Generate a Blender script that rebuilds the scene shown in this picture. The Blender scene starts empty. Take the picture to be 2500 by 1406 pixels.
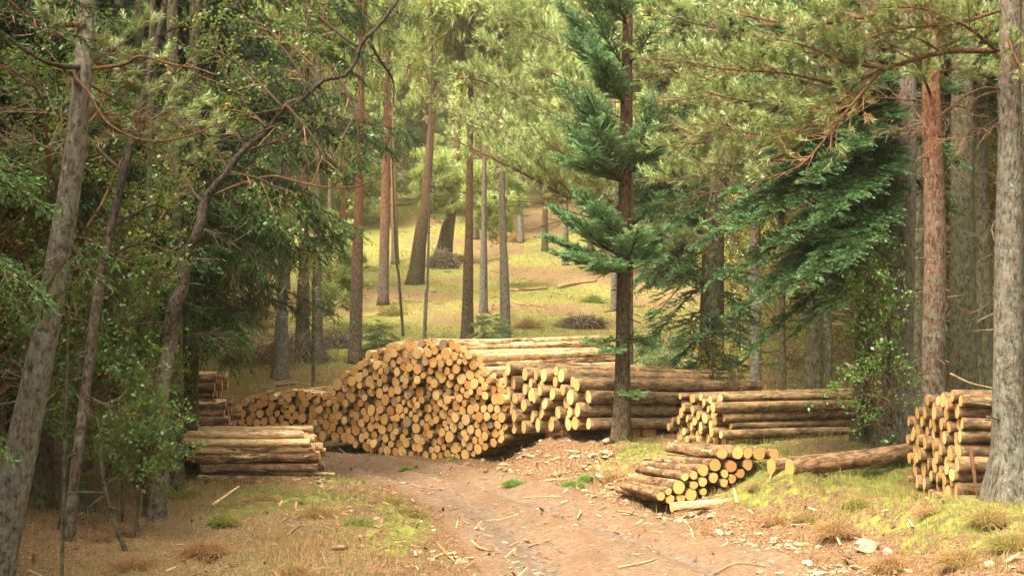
import bpy, math, random, time
import numpy as np
from mathutils import Vector, Matrix, Quaternion
T00 = time.time()
R = math.radians
sc = bpy.context.scene
col = sc.collection

# ------------------------------------------------------------------ camera
EYE = 2.0
TILT = R(1.78)
cam_d = bpy.data.cameras.new('camera')
cam_d.sensor_width = 36.0
cam_d.lens = 45.0
cam_d.clip_start = 0.1
cam_d.clip_end = 3000.0
cam = bpy.data.objects.new('camera', cam_d)
cam.location = (0, 0, EYE)
cam.rotation_euler = (R(90) + TILT, 0, 0)
col.objects.link(cam)
sc.camera = cam

# ------------------------------------------------------------------ sky
SUN_EL, SUN_AZ = 60.0, -140.0       # elevation; azimuth from +Y towards +X
w = bpy.data.worlds.new('World')
sc.world = w
w.use_nodes = True
nt = w.node_tree
nt.nodes.clear()
sky = nt.nodes.new('ShaderNodeTexSky')
sky.sky_type = 'NISHITA'
sky.sun_disc = False
sky.sun_elevation = R(SUN_EL)
sky.sun_rotation = R(SUN_AZ)
sky.air_density = 1.0
sky.dust_density = 6.0
sky.ozone_density = 0.6
hsv = nt.nodes.new('ShaderNodeHueSaturation')
hsv.inputs['Saturation'].default_value = 0.25
mixw = nt.nodes.new('ShaderNodeMix')
mixw.data_type = 'RGBA'
mixw.blend_type = 'MULTIPLY'
mixw.inputs[0].default_value = 1.0
mixw.inputs[7].default_value = (1.0, 0.945, 0.80, 1)
bg = nt.nodes.new('ShaderNodeBackground')
bg.inputs['Strength'].default_value = 0.15
wo = nt.nodes.new('ShaderNodeOutputWorld')
nt.links.new(sky.outputs[0], hsv.inputs['Color'])
nt.links.new(hsv.outputs[0], mixw.inputs[6])
nt.links.new(mixw.outputs[2], bg.inputs['Color'])
nt.links.new(bg.outputs[0], wo.inputs['Surface'])

# ------------------------------------------------------------------ sun behind thin cloud
sd = bpy.data.lights.new('sun', 'SUN')
sd.energy = 2.0
sd.angle = R(24)
sd.color = (1.0, 0.90, 0.72)
sun = bpy.data.objects.new('sun', sd)
el, az = R(SUN_EL), R(SUN_AZ)
tosun = Vector((math.sin(az) * math.cos(el), math.cos(az) * math.cos(el), math.sin(el)))
sun.rotation_euler = (-tosun).to_track_quat('-Z', 'Y').to_euler()
sun.location = (0, 0, 60)
col.objects.link(sun)

# ------------------------------------------------------------------ exposure and sampling
sc.view_settings.view_transform = 'Standard'
sc.view_settings.look = 'None'
sc.view_settings.exposure = 2.32
sc.view_settings.gamma = 1.0
sc.render.engine = 'CYCLES'
sc.cycles.max_bounces = 6
sc.cycles.sample_clamp_indirect = 8.0
sc.cycles.diffuse_bounces = 4
sc.cycles.glossy_bounces = 2
sc.cycles.transmission_bounces = 4
sc.cycles.volume_bounces = 1
sc.cycles.caustics_reflective = False
sc.cycles.caustics_refractive = False

# ------------------------------------------------------------------ pixels of the photograph to points
FPX = 3125.0
def at(px, row, Y):
    dx = (px - 1250.0) / FPX; dy = (703.0 - row) / FPX
    c, s = math.cos(TILT), math.sin(TILT)
    d = np.array([dx, c - dy * s, s + dy * c])
    return np.array([0, 0, EYE]) + d * (Y / d[1])
def m_per_px(Y): return Y / FPX
def to_px(p):
    p = np.atleast_2d(p) - np.array([0, 0, EYE])
    c, s = math.cos(TILT), math.sin(TILT)
    f = p[:, 1] * c + p[:, 2] * s; u = -p[:, 1] * s + p[:, 2] * c
    return np.stack([1250 + p[:, 0] / f * FPX, 703 - u / f * FPX], 1)

# ------------------------------------------------------------------ noise
def hsh(ix, iy, seed):
    v = np.sin(ix * 127.1 + iy * 311.7 + seed * 74.7) * 43758.5453
    return v - np.floor(v)
def vnoise(x, y, seed=0.0):
    x = np.asarray(x, float); y = np.asarray(y, float)
    ix = np.floor(x); iy = np.floor(y); fx = x - ix; fy = y - iy
    fx = fx * fx * (3 - 2 * fx); fy = fy * fy * (3 - 2 * fy)
    a = hsh(ix, iy, seed); b = hsh(ix + 1, iy, seed); c = hsh(ix, iy + 1, seed); d = hsh(ix + 1, iy + 1, seed)
    return a + (b - a) * fx + (c - a) * fy + (a - b - c + d) * fx * fy
def fbm(x, y, o=4, seed=0.0):
    s = 0; amp = 0.5; t = 0
    for k in range(o):
        s = s + amp * vnoise(x * 2 ** k + k * 17.3, y * 2 ** k - k * 9.1, seed + k); t += amp; amp *= 0.5
    return s / t - 0.5
def sstep(a, b, v):
    t = np.clip((np.asarray(v, float) - a) / (b - a), 0, 1); return t * t * (3 - 2 * t)

# ------------------------------------------------------------------ lie of the land
def edge_r(y): return np.interp(y, [4, 8, 10.3, 11.4, 13.6, 16.4, 18.6, 19.6, 20.6, 21.6, 22.6, 23.6, 26],
                                [3.1, 2.8, 2.5, 2.3, 1.5, 0.45, -0.65, -1.6, -2.8, -3.9, -5.2, -7.0, -14])
def edge_l(y): return np.interp(y, [4, 8, 10.4, 12, 14.5, 16.4, 18.3, 19.5, 20.2, 21, 22],
                                [0.6, 0.25, -0.17, -0.38, -0.88, -1.57, -2.5, -3.4, -4.3, -6.0, -14])
def hill(y): return np.interp(y, [0, 26, 30, 36, 42, 48, 55, 65, 75, 90, 120, 170, 250, 400, 700],
                              [0, 0, .55, 1.0, 1.5, 2.2, 3.06, 4.3, 5.9, 9.5, 18.5, 36, 66, 120, 200])
def ground(x, y, fine=True):
    x = np.asarray(x, float); y = np.asarray(y, float)
    d = x - edge_r(y)
    side = (x - 0.1) * 0.71 - (y - 19.0) * 0.70
    bank = 0.42 * sstep(0.25, 1.7, d) + 0.16 * sstep(1.7, 4.5, d)
    bank = bank * sstep(-0.35, 0.45, side) * (1 - sstep(23, 30, y))
    z = hill(y) + bank
    dl = edge_l(y) - x
    z = z + 0.10 * sstep(0.05, 1.2, dl) * (1 - sstep(19, 22, y)) * (1 - 0.8 * np.exp(-((x + 3.2) ** 2 + (y - 16.8) ** 2) / 1.5))
    inroad = sstep(0.1, -0.25, d) * sstep(0.1, -0.25, dl) * (1 - sstep(24, 27, y))
    off = 1 - inroad
    z = z + off * (0.10 + .08 * (dl > 0)) * fbm(x * 0.8, y * 0.8, 3, 3) * (1 - np.exp(-((x - 0.2) ** 2 + (y - 21.3) ** 2) / 7.0))
    z = z + sstep(28, 60, y) * 0.9 * fbm(x * 0.12, y * 0.12, 3, 8) * np.clip(y / 60, 0.5, 4)
    if fine:
        k = sstep(60, 30, y)
        z = z + k * off * 0.11 * fbm(x * 3.1, y * 3.1, 3, 11)
        z = z + k * (0.25 + 0.75 * off) * 0.045 * fbm(x * 11, y * 11, 3, 14)
        z = z + k * 0.010 * fbm(x * 35, y * 28, 2, 15)
        rut = np.exp(-((d + 0.75) / 0.22) ** 2) + np.exp(-((dl + 0.55) / 0.25) ** 2)
        z = z - inroad * (0.10 * rut - 0.03 + 0.05 * fbm(x * 2.6, y * 1.3, 3, 44))
        z = z - 0.14 * np.exp(-((x + 2.45) / .75) ** 2 - ((y - 21.35) / .6) ** 2) - 0.20 * np.exp(-((x - 4.25) / .95) ** 2 - ((y - 12.5) / .75) ** 2) - 0.05 * np.exp(-((x - 2.05) / .75) ** 2 - ((y - 14.35) / .55) ** 2)
        # stony spoil and roots on the slope of the bank
        z = z + 0.16 * sstep(0.2, 0.8, d) * sstep(2.4, 1.2, d) * sstep(-0.2, 0.3, side) * sstep(24, 20, y) * np.abs(fbm(x * 2.3, y * 2.3, 4, 21)) * 2
    return z
def gz(x, y): return float(ground(x, y))
def on_ground(px, Y, sink=0.03):
    p = at(px, 800, Y); p[2] = gz(p[0], p[1]) - sink; return p
def ray_ground(px, row):
    Y = 5.0
    while Y < 400:
        p = at(px, row, Y)
        if p[2] < ground(p[0], p[1], False): return p
        Y *= 1.004
    return at(px, row, 400)

# ------------------------------------------------------------------ mesh helpers
def new_mesh(name, V, loops, sizes, mats, midx=None, fattr=None, vattr=None, smooth=False):
    me = bpy.data.meshes.new(name)
    V = np.ascontiguousarray(V, np.float32).reshape(-1, 3)
    loops = np.ascontiguousarray(loops, np.int32).ravel(); sizes = np.ascontiguousarray(sizes, np.int32)
    me.vertices.add(len(V)); me.vertices.foreach_set('co', V.ravel())
    me.loops.add(len(loops)); me.loops.foreach_set('vertex_index', loops)
    me.polygons.add(len(sizes))
    st = np.zeros(len(sizes), np.int32); st[1:] = np.cumsum(sizes)[:-1]
    me.polygons.foreach_set('loop_start', st)
    me.polygons.foreach_set('loop_total', sizes)
    if midx is not None: me.polygons.foreach_set('material_index', np.ascontiguousarray(midx, np.int32))
    me.polygons.foreach_set('use_smooth', np.full(len(sizes), smooth, bool))
    for m in mats: me.materials.append(m)
    for k, a in (fattr or {}).items():
        at_ = me.attributes.new(k, 'FLOAT', 'FACE'); at_.data.foreach_set('value', np.ascontiguousarray(a, np.float32))
    for k, a in (vattr or {}).items():
        a = np.ascontiguousarray(a, np.float32)
        if a.ndim == 2:
            at_ = me.attributes.new(k, 'FLOAT_VECTOR', 'POINT'); at_.data.foreach_set('vector', a.ravel())
        else:
            at_ = me.attributes.new(k, 'FLOAT', 'POINT'); at_.data.foreach_set('value', a)
    me.update(calc_edges=True)
    return me
def link(name, me, parent=None, loc=None):
    o = bpy.data.objects.new(name, me); col.objects.link(o)
    if loc is not None: o.location = tuple(float(v) for v in loc)
    if parent is not None: o.parent = parent
    return o
def tag(o, label=None, cat=None, group=None, kind=None):
    if label: o['label'] = label
    if cat: o['category'] = cat
    if group: o['group'] = group
    if kind: o['kind'] = kind
    return o
def empty(name, loc, label, cat, group=None):
    o = bpy.data.objects.new(name, None); o.empty_display_size = 0.2
    col.objects.link(o); o.location = tuple(float(v) for v in loc)
    return tag(o, label, cat, group)
def norm(v):
    v = np.asarray(v, float); return v / (np.linalg.norm(v, axis=-1, keepdims=True) + 1e-12)

def smooth_path(P, n):
    P = np.asarray(P, float); k = len(P)
    if k < 3:
        t = np.linspace(0, 1, n)[:, None]; return P[0] * (1 - t) + P[-1] * t
    A = np.vstack([2 * P[0] - P[1], P, 2 * P[-1] - P[-2]])
    out = []
    for s in np.linspace(0, k - 1, n):
        i = min(int(s), k - 2); t = s - i
        p0, p1, p2, p3 = A[i], A[i + 1], A[i + 2], A[i + 3]
        out.append(0.5 * ((2 * p1) + (-p0 + p2) * t + (2 * p0 - 5 * p1 + 4 * p2 - p3) * t * t + (-p0 + 3 * p1 - 3 * p2 + p3) * t ** 3))
    return np.array(out)
def frames(P):
    Tn = np.gradient(P, axis=0); Tn = norm(Tn)
    ref = np.array([0, 1, 0.0]) if abs(Tn[0][1]) < 0.9 else np.array([1, 0, 0.0])
    A = norm(np.cross(Tn, ref)); B = np.cross(Tn, A)
    return Tn, A, B
def tube(P, rad, seg=10, rough=0.0, seed=0, flare=0.0, cap=True):
    P = np.asarray(P, float); n = len(P); rad = np.asarray(rad, float)
    Tn, A, B = frames(P)
    th = np.linspace(0, 2 * np.pi, seg, endpoint=False)
    s = np.concatenate([[0], np.cumsum(np.linalg.norm(np.diff(P, axis=0), axis=1))])
    TH, S = np.meshgrid(th, s)
    rr = rad[:, None] * np.ones_like(TH)
    if rough > 0:
        rr = rr * (1 + rough * 2 * fbm(np.cos(TH) * 2.2 + 5 + seed, S * 3.0 / max(rad.max() * 8, .05) * .3 + np.sin(TH) * 2.2, 3, seed))
        rr = rr + rad[:, None] * rough * 0.9 * fbm(TH * seg / 6.28 * 0.45, S / max(rad[0], .02) * 0.8, 2, seed + 5)
    if flare > 0:
        f = np.exp(-S / (rad[0] * 2.2))
        rr = rr * (1 + flare * f * (0.75 + 0.55 * np.cos(TH * 4 + seed) + 0.3 * np.cos(TH * 7 + seed * 2)))
    V = P[:, None, :] + rr[..., None] * (np.cos(TH)[..., None] * A[:, None, :] + np.sin(TH)[..., None] * B[:, None, :])
    V = V.reshape(-1, 3)
    i = np.arange(n - 1)[:, None] * seg; j = np.arange(seg)[None, :]; j2 = (j + 1) % seg
    Q = np.stack([i + j, i + j2, i + seg + j2, i + seg + j], -1).reshape(-1, 4)
    loops = Q.ravel(); sizes = np.full(len(Q), 4)
    if cap:
        loops = np.concatenate([loops, np.arange(seg)[::-1], (n - 1) * seg + np.arange(seg)]); sizes = np.concatenate([sizes, [seg, seg]])
    return V, loops, sizes
def join(parts):
    V = []; L = []; S = []; o = 0
    for v, l, s in parts:
        V.append(v); L.append(np.asarray(l) + o); S.append(s); o += len(v)
    return np.vstack(V), np.concatenate(L), np.concatenate(S)

# ------------------------------------------------------------------ materials
class NG:
    def __init__(s, name):
        s.m = bpy.data.materials.new(name); s.m.use_nodes = True; s.t = s.m.node_tree; s.t.nodes.clear()
        s.out = s.n('ShaderNodeOutputMaterial')
    def n(s, t, **kw):
        x = s.t.nodes.new(t)
        for k, v in kw.items(): setattr(x, k, v)
        return x
    def l(s, a, b): s.t.links.new(a, b)
    def attr(s, name): return s.n('ShaderNodeAttribute', attribute_name=name)
    def noise(s, scale, detail=4, rough=0.6, vec=None, dist=0.0):
        x = s.n('ShaderNodeTexNoise'); x.inputs['Scale'].default_value = scale; x.inputs['Detail'].default_value = detail
        x.inputs['Roughness'].default_value = rough; x.inputs['Distortion'].default_value = dist
        if vec is not None: s.l(vec, x.inputs['Vector'])
        return x.outputs['Fac']
    def ramp(s, fac, stops, interp='LINEAR'):
        x = s.n('ShaderNodeValToRGB'); e = x.color_ramp.elements; x.color_ramp.interpolation = interp
        while len(e) < len(stops): e.new(0.5)
        for i, (p, c) in enumerate(stops):
            e[i].position = p; e[i].color = (c, c, c, 1) if isinstance(c, (int, float)) else (*c, 1)
        s.l(fac, x.inputs[0]); return x.outputs[0]
    def mix(s, fac, a, b, blend='MIX'):
        x = s.n('ShaderNodeMix', data_type='RGBA', blend_type=blend)
        for sock, v in ((x.inputs[0], fac), (x.inputs[6], a), (x.inputs[7], b)):
            if isinstance(v, (int, float)): sock.default_value = v
            elif isinstance(v, tuple): sock.default_value = (*v, 1)
            else: s.l(v, sock)
        return x.outputs[2]
    def math(s, op, a, b=0.0, clamp=False):
        x = s.n('ShaderNodeMath', operation=op, use_clamp=clamp)
        for sock, v in ((x.inputs[0], a), (x.inputs[1], b)):
            if isinstance(v, (int, float)): sock.default_value = v
            else: s.l(v, sock)
        return x.outputs[0]
    def mapping(s, vec, scale):
        x = s.n('ShaderNodeMapping'); x.inputs['Scale'].default_value = scale; s.l(vec, x.inputs['Vector']); return x.outputs[0]
    def surf(s, colour, rough=0.8, height=None, bump=0.3, dist=0.02, spec=0.25):
        p = s.n('ShaderNodeBsdfPrincipled')
        if isinstance(colour, tuple): p.inputs['Base Color'].default_value = (*colour, 1)
        else: s.l(colour, p.inputs['Base Color'])
        if isinstance(rough, (int, float)): p.inputs['Roughness'].default_value = rough
        else: s.l(rough, p.inputs['Roughness'])
        p.inputs['Specular IOR Level'].default_value = spec
        if height is not None:
            b = s.n('ShaderNodeBump'); b.inputs['Strength'].default_value = bump; b.inputs['Distance'].default_value = dist
            s.l(height, b.inputs['Height']); s.l(b.outputs[0], p.inputs['Normal'])
        s.l(p.outputs[0], s.out.inputs['Surface']); return s.m

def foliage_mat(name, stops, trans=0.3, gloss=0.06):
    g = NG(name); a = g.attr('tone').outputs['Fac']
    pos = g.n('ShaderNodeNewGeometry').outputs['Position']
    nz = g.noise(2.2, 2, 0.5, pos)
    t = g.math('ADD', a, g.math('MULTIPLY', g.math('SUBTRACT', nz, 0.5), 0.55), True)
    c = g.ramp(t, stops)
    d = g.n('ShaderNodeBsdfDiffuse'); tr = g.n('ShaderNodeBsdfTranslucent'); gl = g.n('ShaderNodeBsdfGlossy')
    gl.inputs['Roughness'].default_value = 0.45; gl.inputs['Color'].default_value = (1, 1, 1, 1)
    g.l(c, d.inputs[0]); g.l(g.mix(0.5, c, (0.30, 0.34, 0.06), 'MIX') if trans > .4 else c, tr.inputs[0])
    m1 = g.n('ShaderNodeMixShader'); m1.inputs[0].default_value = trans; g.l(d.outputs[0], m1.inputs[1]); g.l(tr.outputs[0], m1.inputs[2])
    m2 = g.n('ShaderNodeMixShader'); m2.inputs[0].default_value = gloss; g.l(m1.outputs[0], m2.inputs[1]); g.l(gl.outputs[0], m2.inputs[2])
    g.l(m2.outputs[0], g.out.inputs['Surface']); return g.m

M = {}
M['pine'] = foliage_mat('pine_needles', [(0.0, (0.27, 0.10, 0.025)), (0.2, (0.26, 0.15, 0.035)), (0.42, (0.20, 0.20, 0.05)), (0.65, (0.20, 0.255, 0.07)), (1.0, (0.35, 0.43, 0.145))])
M['pine_far'] = foliage_mat('haze_lit_pine_needles', [(0.0, (0.34, 0.20, 0.04)), (0.3, (0.31, 0.29, 0.055)), (0.65, (0.34, 0.42, 0.11)), (1.0, (0.52, 0.60, 0.22))], 0.4)  # pine needles again, with the bright haze of the hillside put into the colour
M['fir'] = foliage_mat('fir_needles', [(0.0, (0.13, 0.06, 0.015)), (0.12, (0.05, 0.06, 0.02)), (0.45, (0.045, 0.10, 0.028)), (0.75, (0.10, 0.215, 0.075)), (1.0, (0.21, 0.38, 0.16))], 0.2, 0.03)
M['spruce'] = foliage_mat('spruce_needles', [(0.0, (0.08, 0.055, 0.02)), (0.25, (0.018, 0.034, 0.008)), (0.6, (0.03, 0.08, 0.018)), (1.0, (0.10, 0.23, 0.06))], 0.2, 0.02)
M['spruce_far'] = foliage_mat('haze_lit_spruce_needles', [(0.0, (0.16, 0.12, 0.035)), (0.3, (0.11, 0.15, 0.035)), (0.7, (0.17, 0.26, 0.06)), (1.0, (0.30, 0.42, 0.11))], 0.4)  # paler copy of the spruce needles, hillside brightness put into the colour
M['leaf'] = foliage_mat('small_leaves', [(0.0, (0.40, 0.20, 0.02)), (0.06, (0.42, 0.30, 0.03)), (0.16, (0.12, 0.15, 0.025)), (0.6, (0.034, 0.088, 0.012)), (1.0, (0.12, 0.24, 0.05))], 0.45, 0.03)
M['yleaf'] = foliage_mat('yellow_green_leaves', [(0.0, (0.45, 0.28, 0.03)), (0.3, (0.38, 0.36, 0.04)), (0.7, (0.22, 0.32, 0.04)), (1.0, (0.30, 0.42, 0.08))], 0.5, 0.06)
M['grass'] = foliage_mat('grass_blades', [(0.0, (0.30, 0.15, 0.07)), (0.25, (0.38, 0.245, 0.10)), (0.5, (0.31, 0.25, 0.07)), (0.75, (0.17, 0.22, 0.04)), (1.0, (0.13, 0.30, 0.05))], 0.35, 0.03)

def bark_mat(name, low, high, lichen, lich_amt, h0, h1, cs=1.0):
    """fissured bark, grey and lichened at the foot of the tree, redder higher up"""
    g = NG(name); oc = g.n('ShaderNodeTexCoord').outputs['Object']
    sp = g.mapping(oc, (34 * cs, 34 * cs, 11 * cs))
    n1 = g.noise(1.0, 6, 0.65, sp, 0.5); n2 = g.noise(2.3, 4, 0.6, oc); n3 = g.noise(13, 6, 0.75, oc)
    z = g.n('ShaderNodeSeparateXYZ'); g.l(oc, z.inputs[0])
    hf = g.ramp(g.math('ADD', g.math('MULTIPLY', g.math('SUBTRACT', z.outputs[2], h0), 1 / (h1 - h0)), g.math('MULTIPLY', g.math('SUBTRACT', n2, 0.5), 0.8)), [(0.0, 0.0), (1.0, 1.0)])
    dk = tuple(v * 0.22 for v in low); dk2 = tuple(v * 0.28 for v in high)
    c = g.mix(hf, g.ramp(n1, [(0.38, dk), (0.58, low)]), g.ramp(n1, [(0.38, dk2), (0.56, high)]))
    lf = g.math('MULTIPLY', g.ramp(n3, [(0.56 - lich_amt * 0.12, 0.0), (0.62, 1.0)]), g.math('SUBTRACT', 1.0, g.math('MULTIPLY', hf, 0.8)))
    c = g.mix(g.math('MULTIPLY', lf, 0.8), c, lichen)
    return g.surf(c, 0.9, n1, 1.0, 0.06, 0.12)
M['bark_pine'] = bark_mat('scots_pine_bark', (0.20, 0.13, 0.095), (0.33, 0.155, 0.085), (0.22, 0.23, 0.18), 0.7, 1.5, 4.0)
M['bark_grey'] = bark_mat('grey_lichened_bark', (0.20, 0.155, 0.12), (0.23, 0.16, 0.12), (0.23, 0.25, 0.20), 1.0, 2.0, 6.0)
M['bark_fir'] = bark_mat('brown_fir_bark', (0.13, 0.085, 0.055), (0.22, 0.12, 0.07), (0.15, 0.17, 0.08), 0.5, 1.5, 4.0)
M['bark_dark'] = bark_mat('dark_mossy_bark', (0.11, 0.09, 0.06), (0.13, 0.095, 0.065), (0.13, 0.15, 0.07), 0.9, 2.0, 7.0)
M['bark_birch'] = bark_mat('blotchy_birch_bark', (0.17, 0.115, 0.08), (0.065, 0.042, 0.03), (0.24, 0.24, 0.20), 1.0, 1.2, 3.0)
M['bark_limb'] = bark_mat('orange_pine_limb_bark', (0.24, 0.115, 0.06), (0.27, 0.13, 0.065), (0.22, 0.20, 0.14), 0.5, -50, 0, 3)
M['bark_limb_dark'] = bark_mat('dark_limb_bark', (0.12, 0.08, 0.05), (0.12, 0.08, 0.05), (0.20, 0.22, 0.15), 0.5, -50, 0, 3)
g = NG('grey_dead_twigs'); M['deadtwig'] = g.surf((0.17, 0.125, 0.09), 0.9)
g = NG('brown_twigs'); M['twig'] = g.surf((0.16, 0.085, 0.045), 0.9)

def log_bark():
    g = NG('log_bark'); lp = g.attr('lp').outputs['Vector']; tone = g.attr('tone').outputs['Fac']; peel = g.attr('peel').outputs['Fac']
    n1 = g.noise(1.0, 6, 0.7, g.mapping(lp, (26, 26, 7)), 0.6)
    n2 = g.noise(1.0, 6, 0.7, g.mapping(lp, (11, 11, 1.9)), 0.5)
    n3 = g.noise(1.0, 5, 0.6, g.mapping(lp, (18, 18, 10)))
    c = g.ramp(n1, [(0.36, (0.035, 0.018, 0.009)), (0.47, (0.13, 0.07, 0.035)), (0.57, (0.25, 0.14, 0.075)), (0.68, (0.42, 0.29, 0.18))])
    c = g.mix(g.ramp(tone, [(0.3, 0.0), (0.9, 0.75)]), c, g.mix(0.6, c, (0.24, 0.20, 0.10)))
    c = g.mix(g.math('MULTIPLY', g.ramp(n3, [(0.52, 0.0), (0.60, 1.0)]), 0.75), c, (0.40, 0.20, 0.10))
    n4 = g.noise(1.0, 4, 0.7, g.mapping(lp, (7, 7, 4)))
    c = g.mix(g.ramp(n4, [(0.38, 0.8), (0.52, 0.0)]), c, (0.045, 0.028, 0.015))
    c = g.mix(g.ramp(g.noise(1.0, 2, 0.5, g.mapping(lp, (.01, .01, .01))), [(0.35, 0.55), (0.6, 0.0)]), c, g.mix(1.0, c, (0.45, 0.40, 0.36), 'MULTIPLY'))
    pm = g.ramp(g.math('ADD', n2, g.math('MULTIPLY', g.math('SUBTRACT', peel, 0.5), 0.5)), [(0.56, 0.0), (0.59, 1.0)])
    pale = g.ramp(n1, [(0.38, (0.36, 0.20, 0.09)), (0.5, (0.60, 0.40, 0.20)), (0.62, (0.74, 0.56, 0.34))])
    c = g.mix(pm, c, pale)
    h = g.math('SUBTRACT', n1, g.math('MULTIPLY', pm, 0.35))
    return g.surf(c, 0.85, h, 0.8, 0.02, 0.2)
M['log_bark'] = log_bark()
def log_cut():
    g = NG('sawn_log_end'); lp = g.attr('lp').outputs['Vector']; tone = g.attr('tone').outputs['Fac']
    sx = g.n('ShaderNodeSeparateXYZ'); g.l(lp, sx.inputs[0])
    nn = g.noise(14, 3, 0.6, lp); r = g.math('SQRT', g.math('ADD', g.math('POWER', sx.outputs[0], 2.0), g.math('POWER', sx.outputs[1], 2.0)))
    rr = g.math('ADD', g.math('MULTIPLY', r, 420.0), g.math('MULTIPLY', nn, 5.0))
    ring = g.ramp(g.math('SINE', rr), [(0.0, 0.80), (1.0, 1.0)])
    base = g.ramp(tone, [(0.0, (0.27, 0.19, 0.115)), (0.08, (0.38, 0.25, 0.13)), (0.2, (0.62, 0.27, 0.08)), (0.36, (0.63, 0.325, 0.10)), (0.7, (0.71, 0.42, 0.155)), (1.0, (0.78, 0.53, 0.24))])
    c = g.mix(0.7, base, ring, 'MULTIPLY')
    n2 = g.noise(9, 5, 0.7, lp, 1.0)
    c = g.mix(g.ramp(n2, [(0.50, 0.0), (0.72, 0.6)]), c, (0.42, 0.22, 0.09))
    saw = g.noise(1.0, 3, 0.6, g.mapping(lp, (160, 14, 14)))
    c = g.mix(g.ramp(saw, [(0.62, 0.0), (0.74, 0.45)]), c, (0.30, 0.15, 0.06))
    core = g.ramp(r, [(0.0, 0.55), (0.010, 0.0)])
    c = g.mix(core, c, (0.20, 0.10, 0.05))
    return g.surf(c, 0.8, g.math('ADD', saw, n2), 0.4, 0.004, 0.15)
M['log_cut'] = log_cut()

def ground_mat():
    g = NG('forest_floor'); pos = g.n('ShaderNodeNewGeometry').outputs['Position']
    rd = g.attr('w_road').outputs['Fac']; gr = g.attr('w_green').outputs['Fac']; st = g.attr('w_straw').outputs['Fac']; wet = g.attr('w_wet').outputs['Fac']
    nf = g.noise(38, 6, 0.75, pos); nm = g.noise(6, 6, 0.7, pos); nl = g.noise(1.1, 5, 0.65, pos)
    flat = g.mapping(pos, (5, 16, 5)); nr = g.noise(3.2, 6, 0.75, flat)
    dirt = g.ramp(nf, [(0.36, (0.045, 0.022, 0.011)), (0.48, (0.16, 0.085, 0.04)), (0.58, (0.28, 0.16, 0.08)), (0.68, (0.46, 0.31, 0.18))])
    straw = g.ramp(nf, [(0.34, (0.06, 0.035, 0.016)), (0.5, (0.20, 0.125, 0.055)), (0.66, (0.36, 0.245, 0.11))])
    green = g.ramp(nm, [(0.34, (0.07, 0.05, 0.015)), (0.42, (0.13, 0.105, 0.03)), (0.52, (0.20, 0.195, 0.042)), (0.66, (0.28, 0.29, 0.06))])
    road = g.ramp(nr, [(0.36, (0.06, 0.033, 0.019)), (0.46, (0.18, 0.112, 0.067)), (0.56, (0.28, 0.185, 0.115)), (0.68, (0.42, 0.31, 0.21))])
    road = g.mix(g.ramp(nf, [(0.52, 0.0), (0.66, 0.65)]), road, (0.12, 0.065, 0.035))
    road = g.mix(g.ramp(g.noise(2.2, 5, 0.7, g.mapping(pos, (1.0, 0.6, 1.0))), [(0.40, 0.55), (0.58, 0.0)]), road, (0.20, 0.10, 0.05))
    wet_sheen = g.ramp(nr, [(0.36, (0.07, 0.042, 0.028)), (0.52, (0.22, 0.155, 0.115)), (0.7, (0.44, 0.35, 0.29))])  # wet earth, with its pale sky sheen put into the colour
    def brk(a, amt=0.55):
        return g.ramp(g.math('ADD', a, g.math('MULTIPLY', g.math('SUBTRACT', nm, 0.5), amt * 2)), [(0.42, 0.0), (0.58, 1.0)])
    c = g.mix(brk(st), dirt, straw); c = g.mix(brk(gr), c, green)
    c = g.mix(brk(wet, 0.5), c, c)
    road = g.mix(brk(wet, 0.6), road, wet_sheen)
    c = g.mix(brk(rd, 0.25), c, road)
    c = g.mix(g.ramp(nl, [(0.35, 0.25), (0.6, 0.0)]), c, (0.10, 0.06, 0.03))
    rough = g.ramp(brk(wet, 0.6), [(0.0, 0.9), (1.0, 0.36)])
    h = g.math('ADD', nf, g.math('MULTIPLY', nm, 1.5))
    return g.surf(c, rough, h, 0.9, 0.03, 0.3)
M['ground'] = ground_mat()
g = NG('pale_stone'); tc = g.n('ShaderNodeNewGeometry').outputs['Position']
ns = g.noise(14, 5, 0.7, tc)
M['stone'] = g.surf(g.mix(g.attr('tone').outputs['Fac'], g.ramp(ns, [(0.35, (0.10, 0.06, 0.035)), (0.6, (0.32, 0.21, 0.13))]), g.ramp(ns, [(0.35, (0.20, 0.13, 0.08)), (0.52, (0.40, 0.29, 0.19)), (0.66, (0.62, 0.50, 0.37))])), 0.9, ns, 0.7, 0.02)
g = NG('weathered_stick'); tc = g.n('ShaderNodeTexCoord').outputs['Object']
M['stick'] = g.surf(g.ramp(g.noise(20, 5, 0.7, tc), [(0.35, (0.16, 0.085, 0.045)), (0.65, (0.42, 0.27, 0.15))]), 0.9)
g = NG('pale_split_wood'); tc = g.n('ShaderNodeTexCoord').outputs['Object']
M['splitwood'] = g.surf(g.ramp(g.noise(20, 5, 0.7, tc), [(0.35, (0.35, 0.20, 0.09)), (0.65, (0.68, 0.48, 0.26))]), 0.85)
g = NG('wood_chips'); M['chips'] = g.surf(g.ramp(g.attr('tone').outputs['Fac'], [(0, (0.09, 0.045, 0.022)), (0.5, (0.25, 0.14, 0.07)), (0.8, (0.42, 0.26, 0.13)), (1, (0.64, 0.46, 0.27))]), 0.9)

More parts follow.
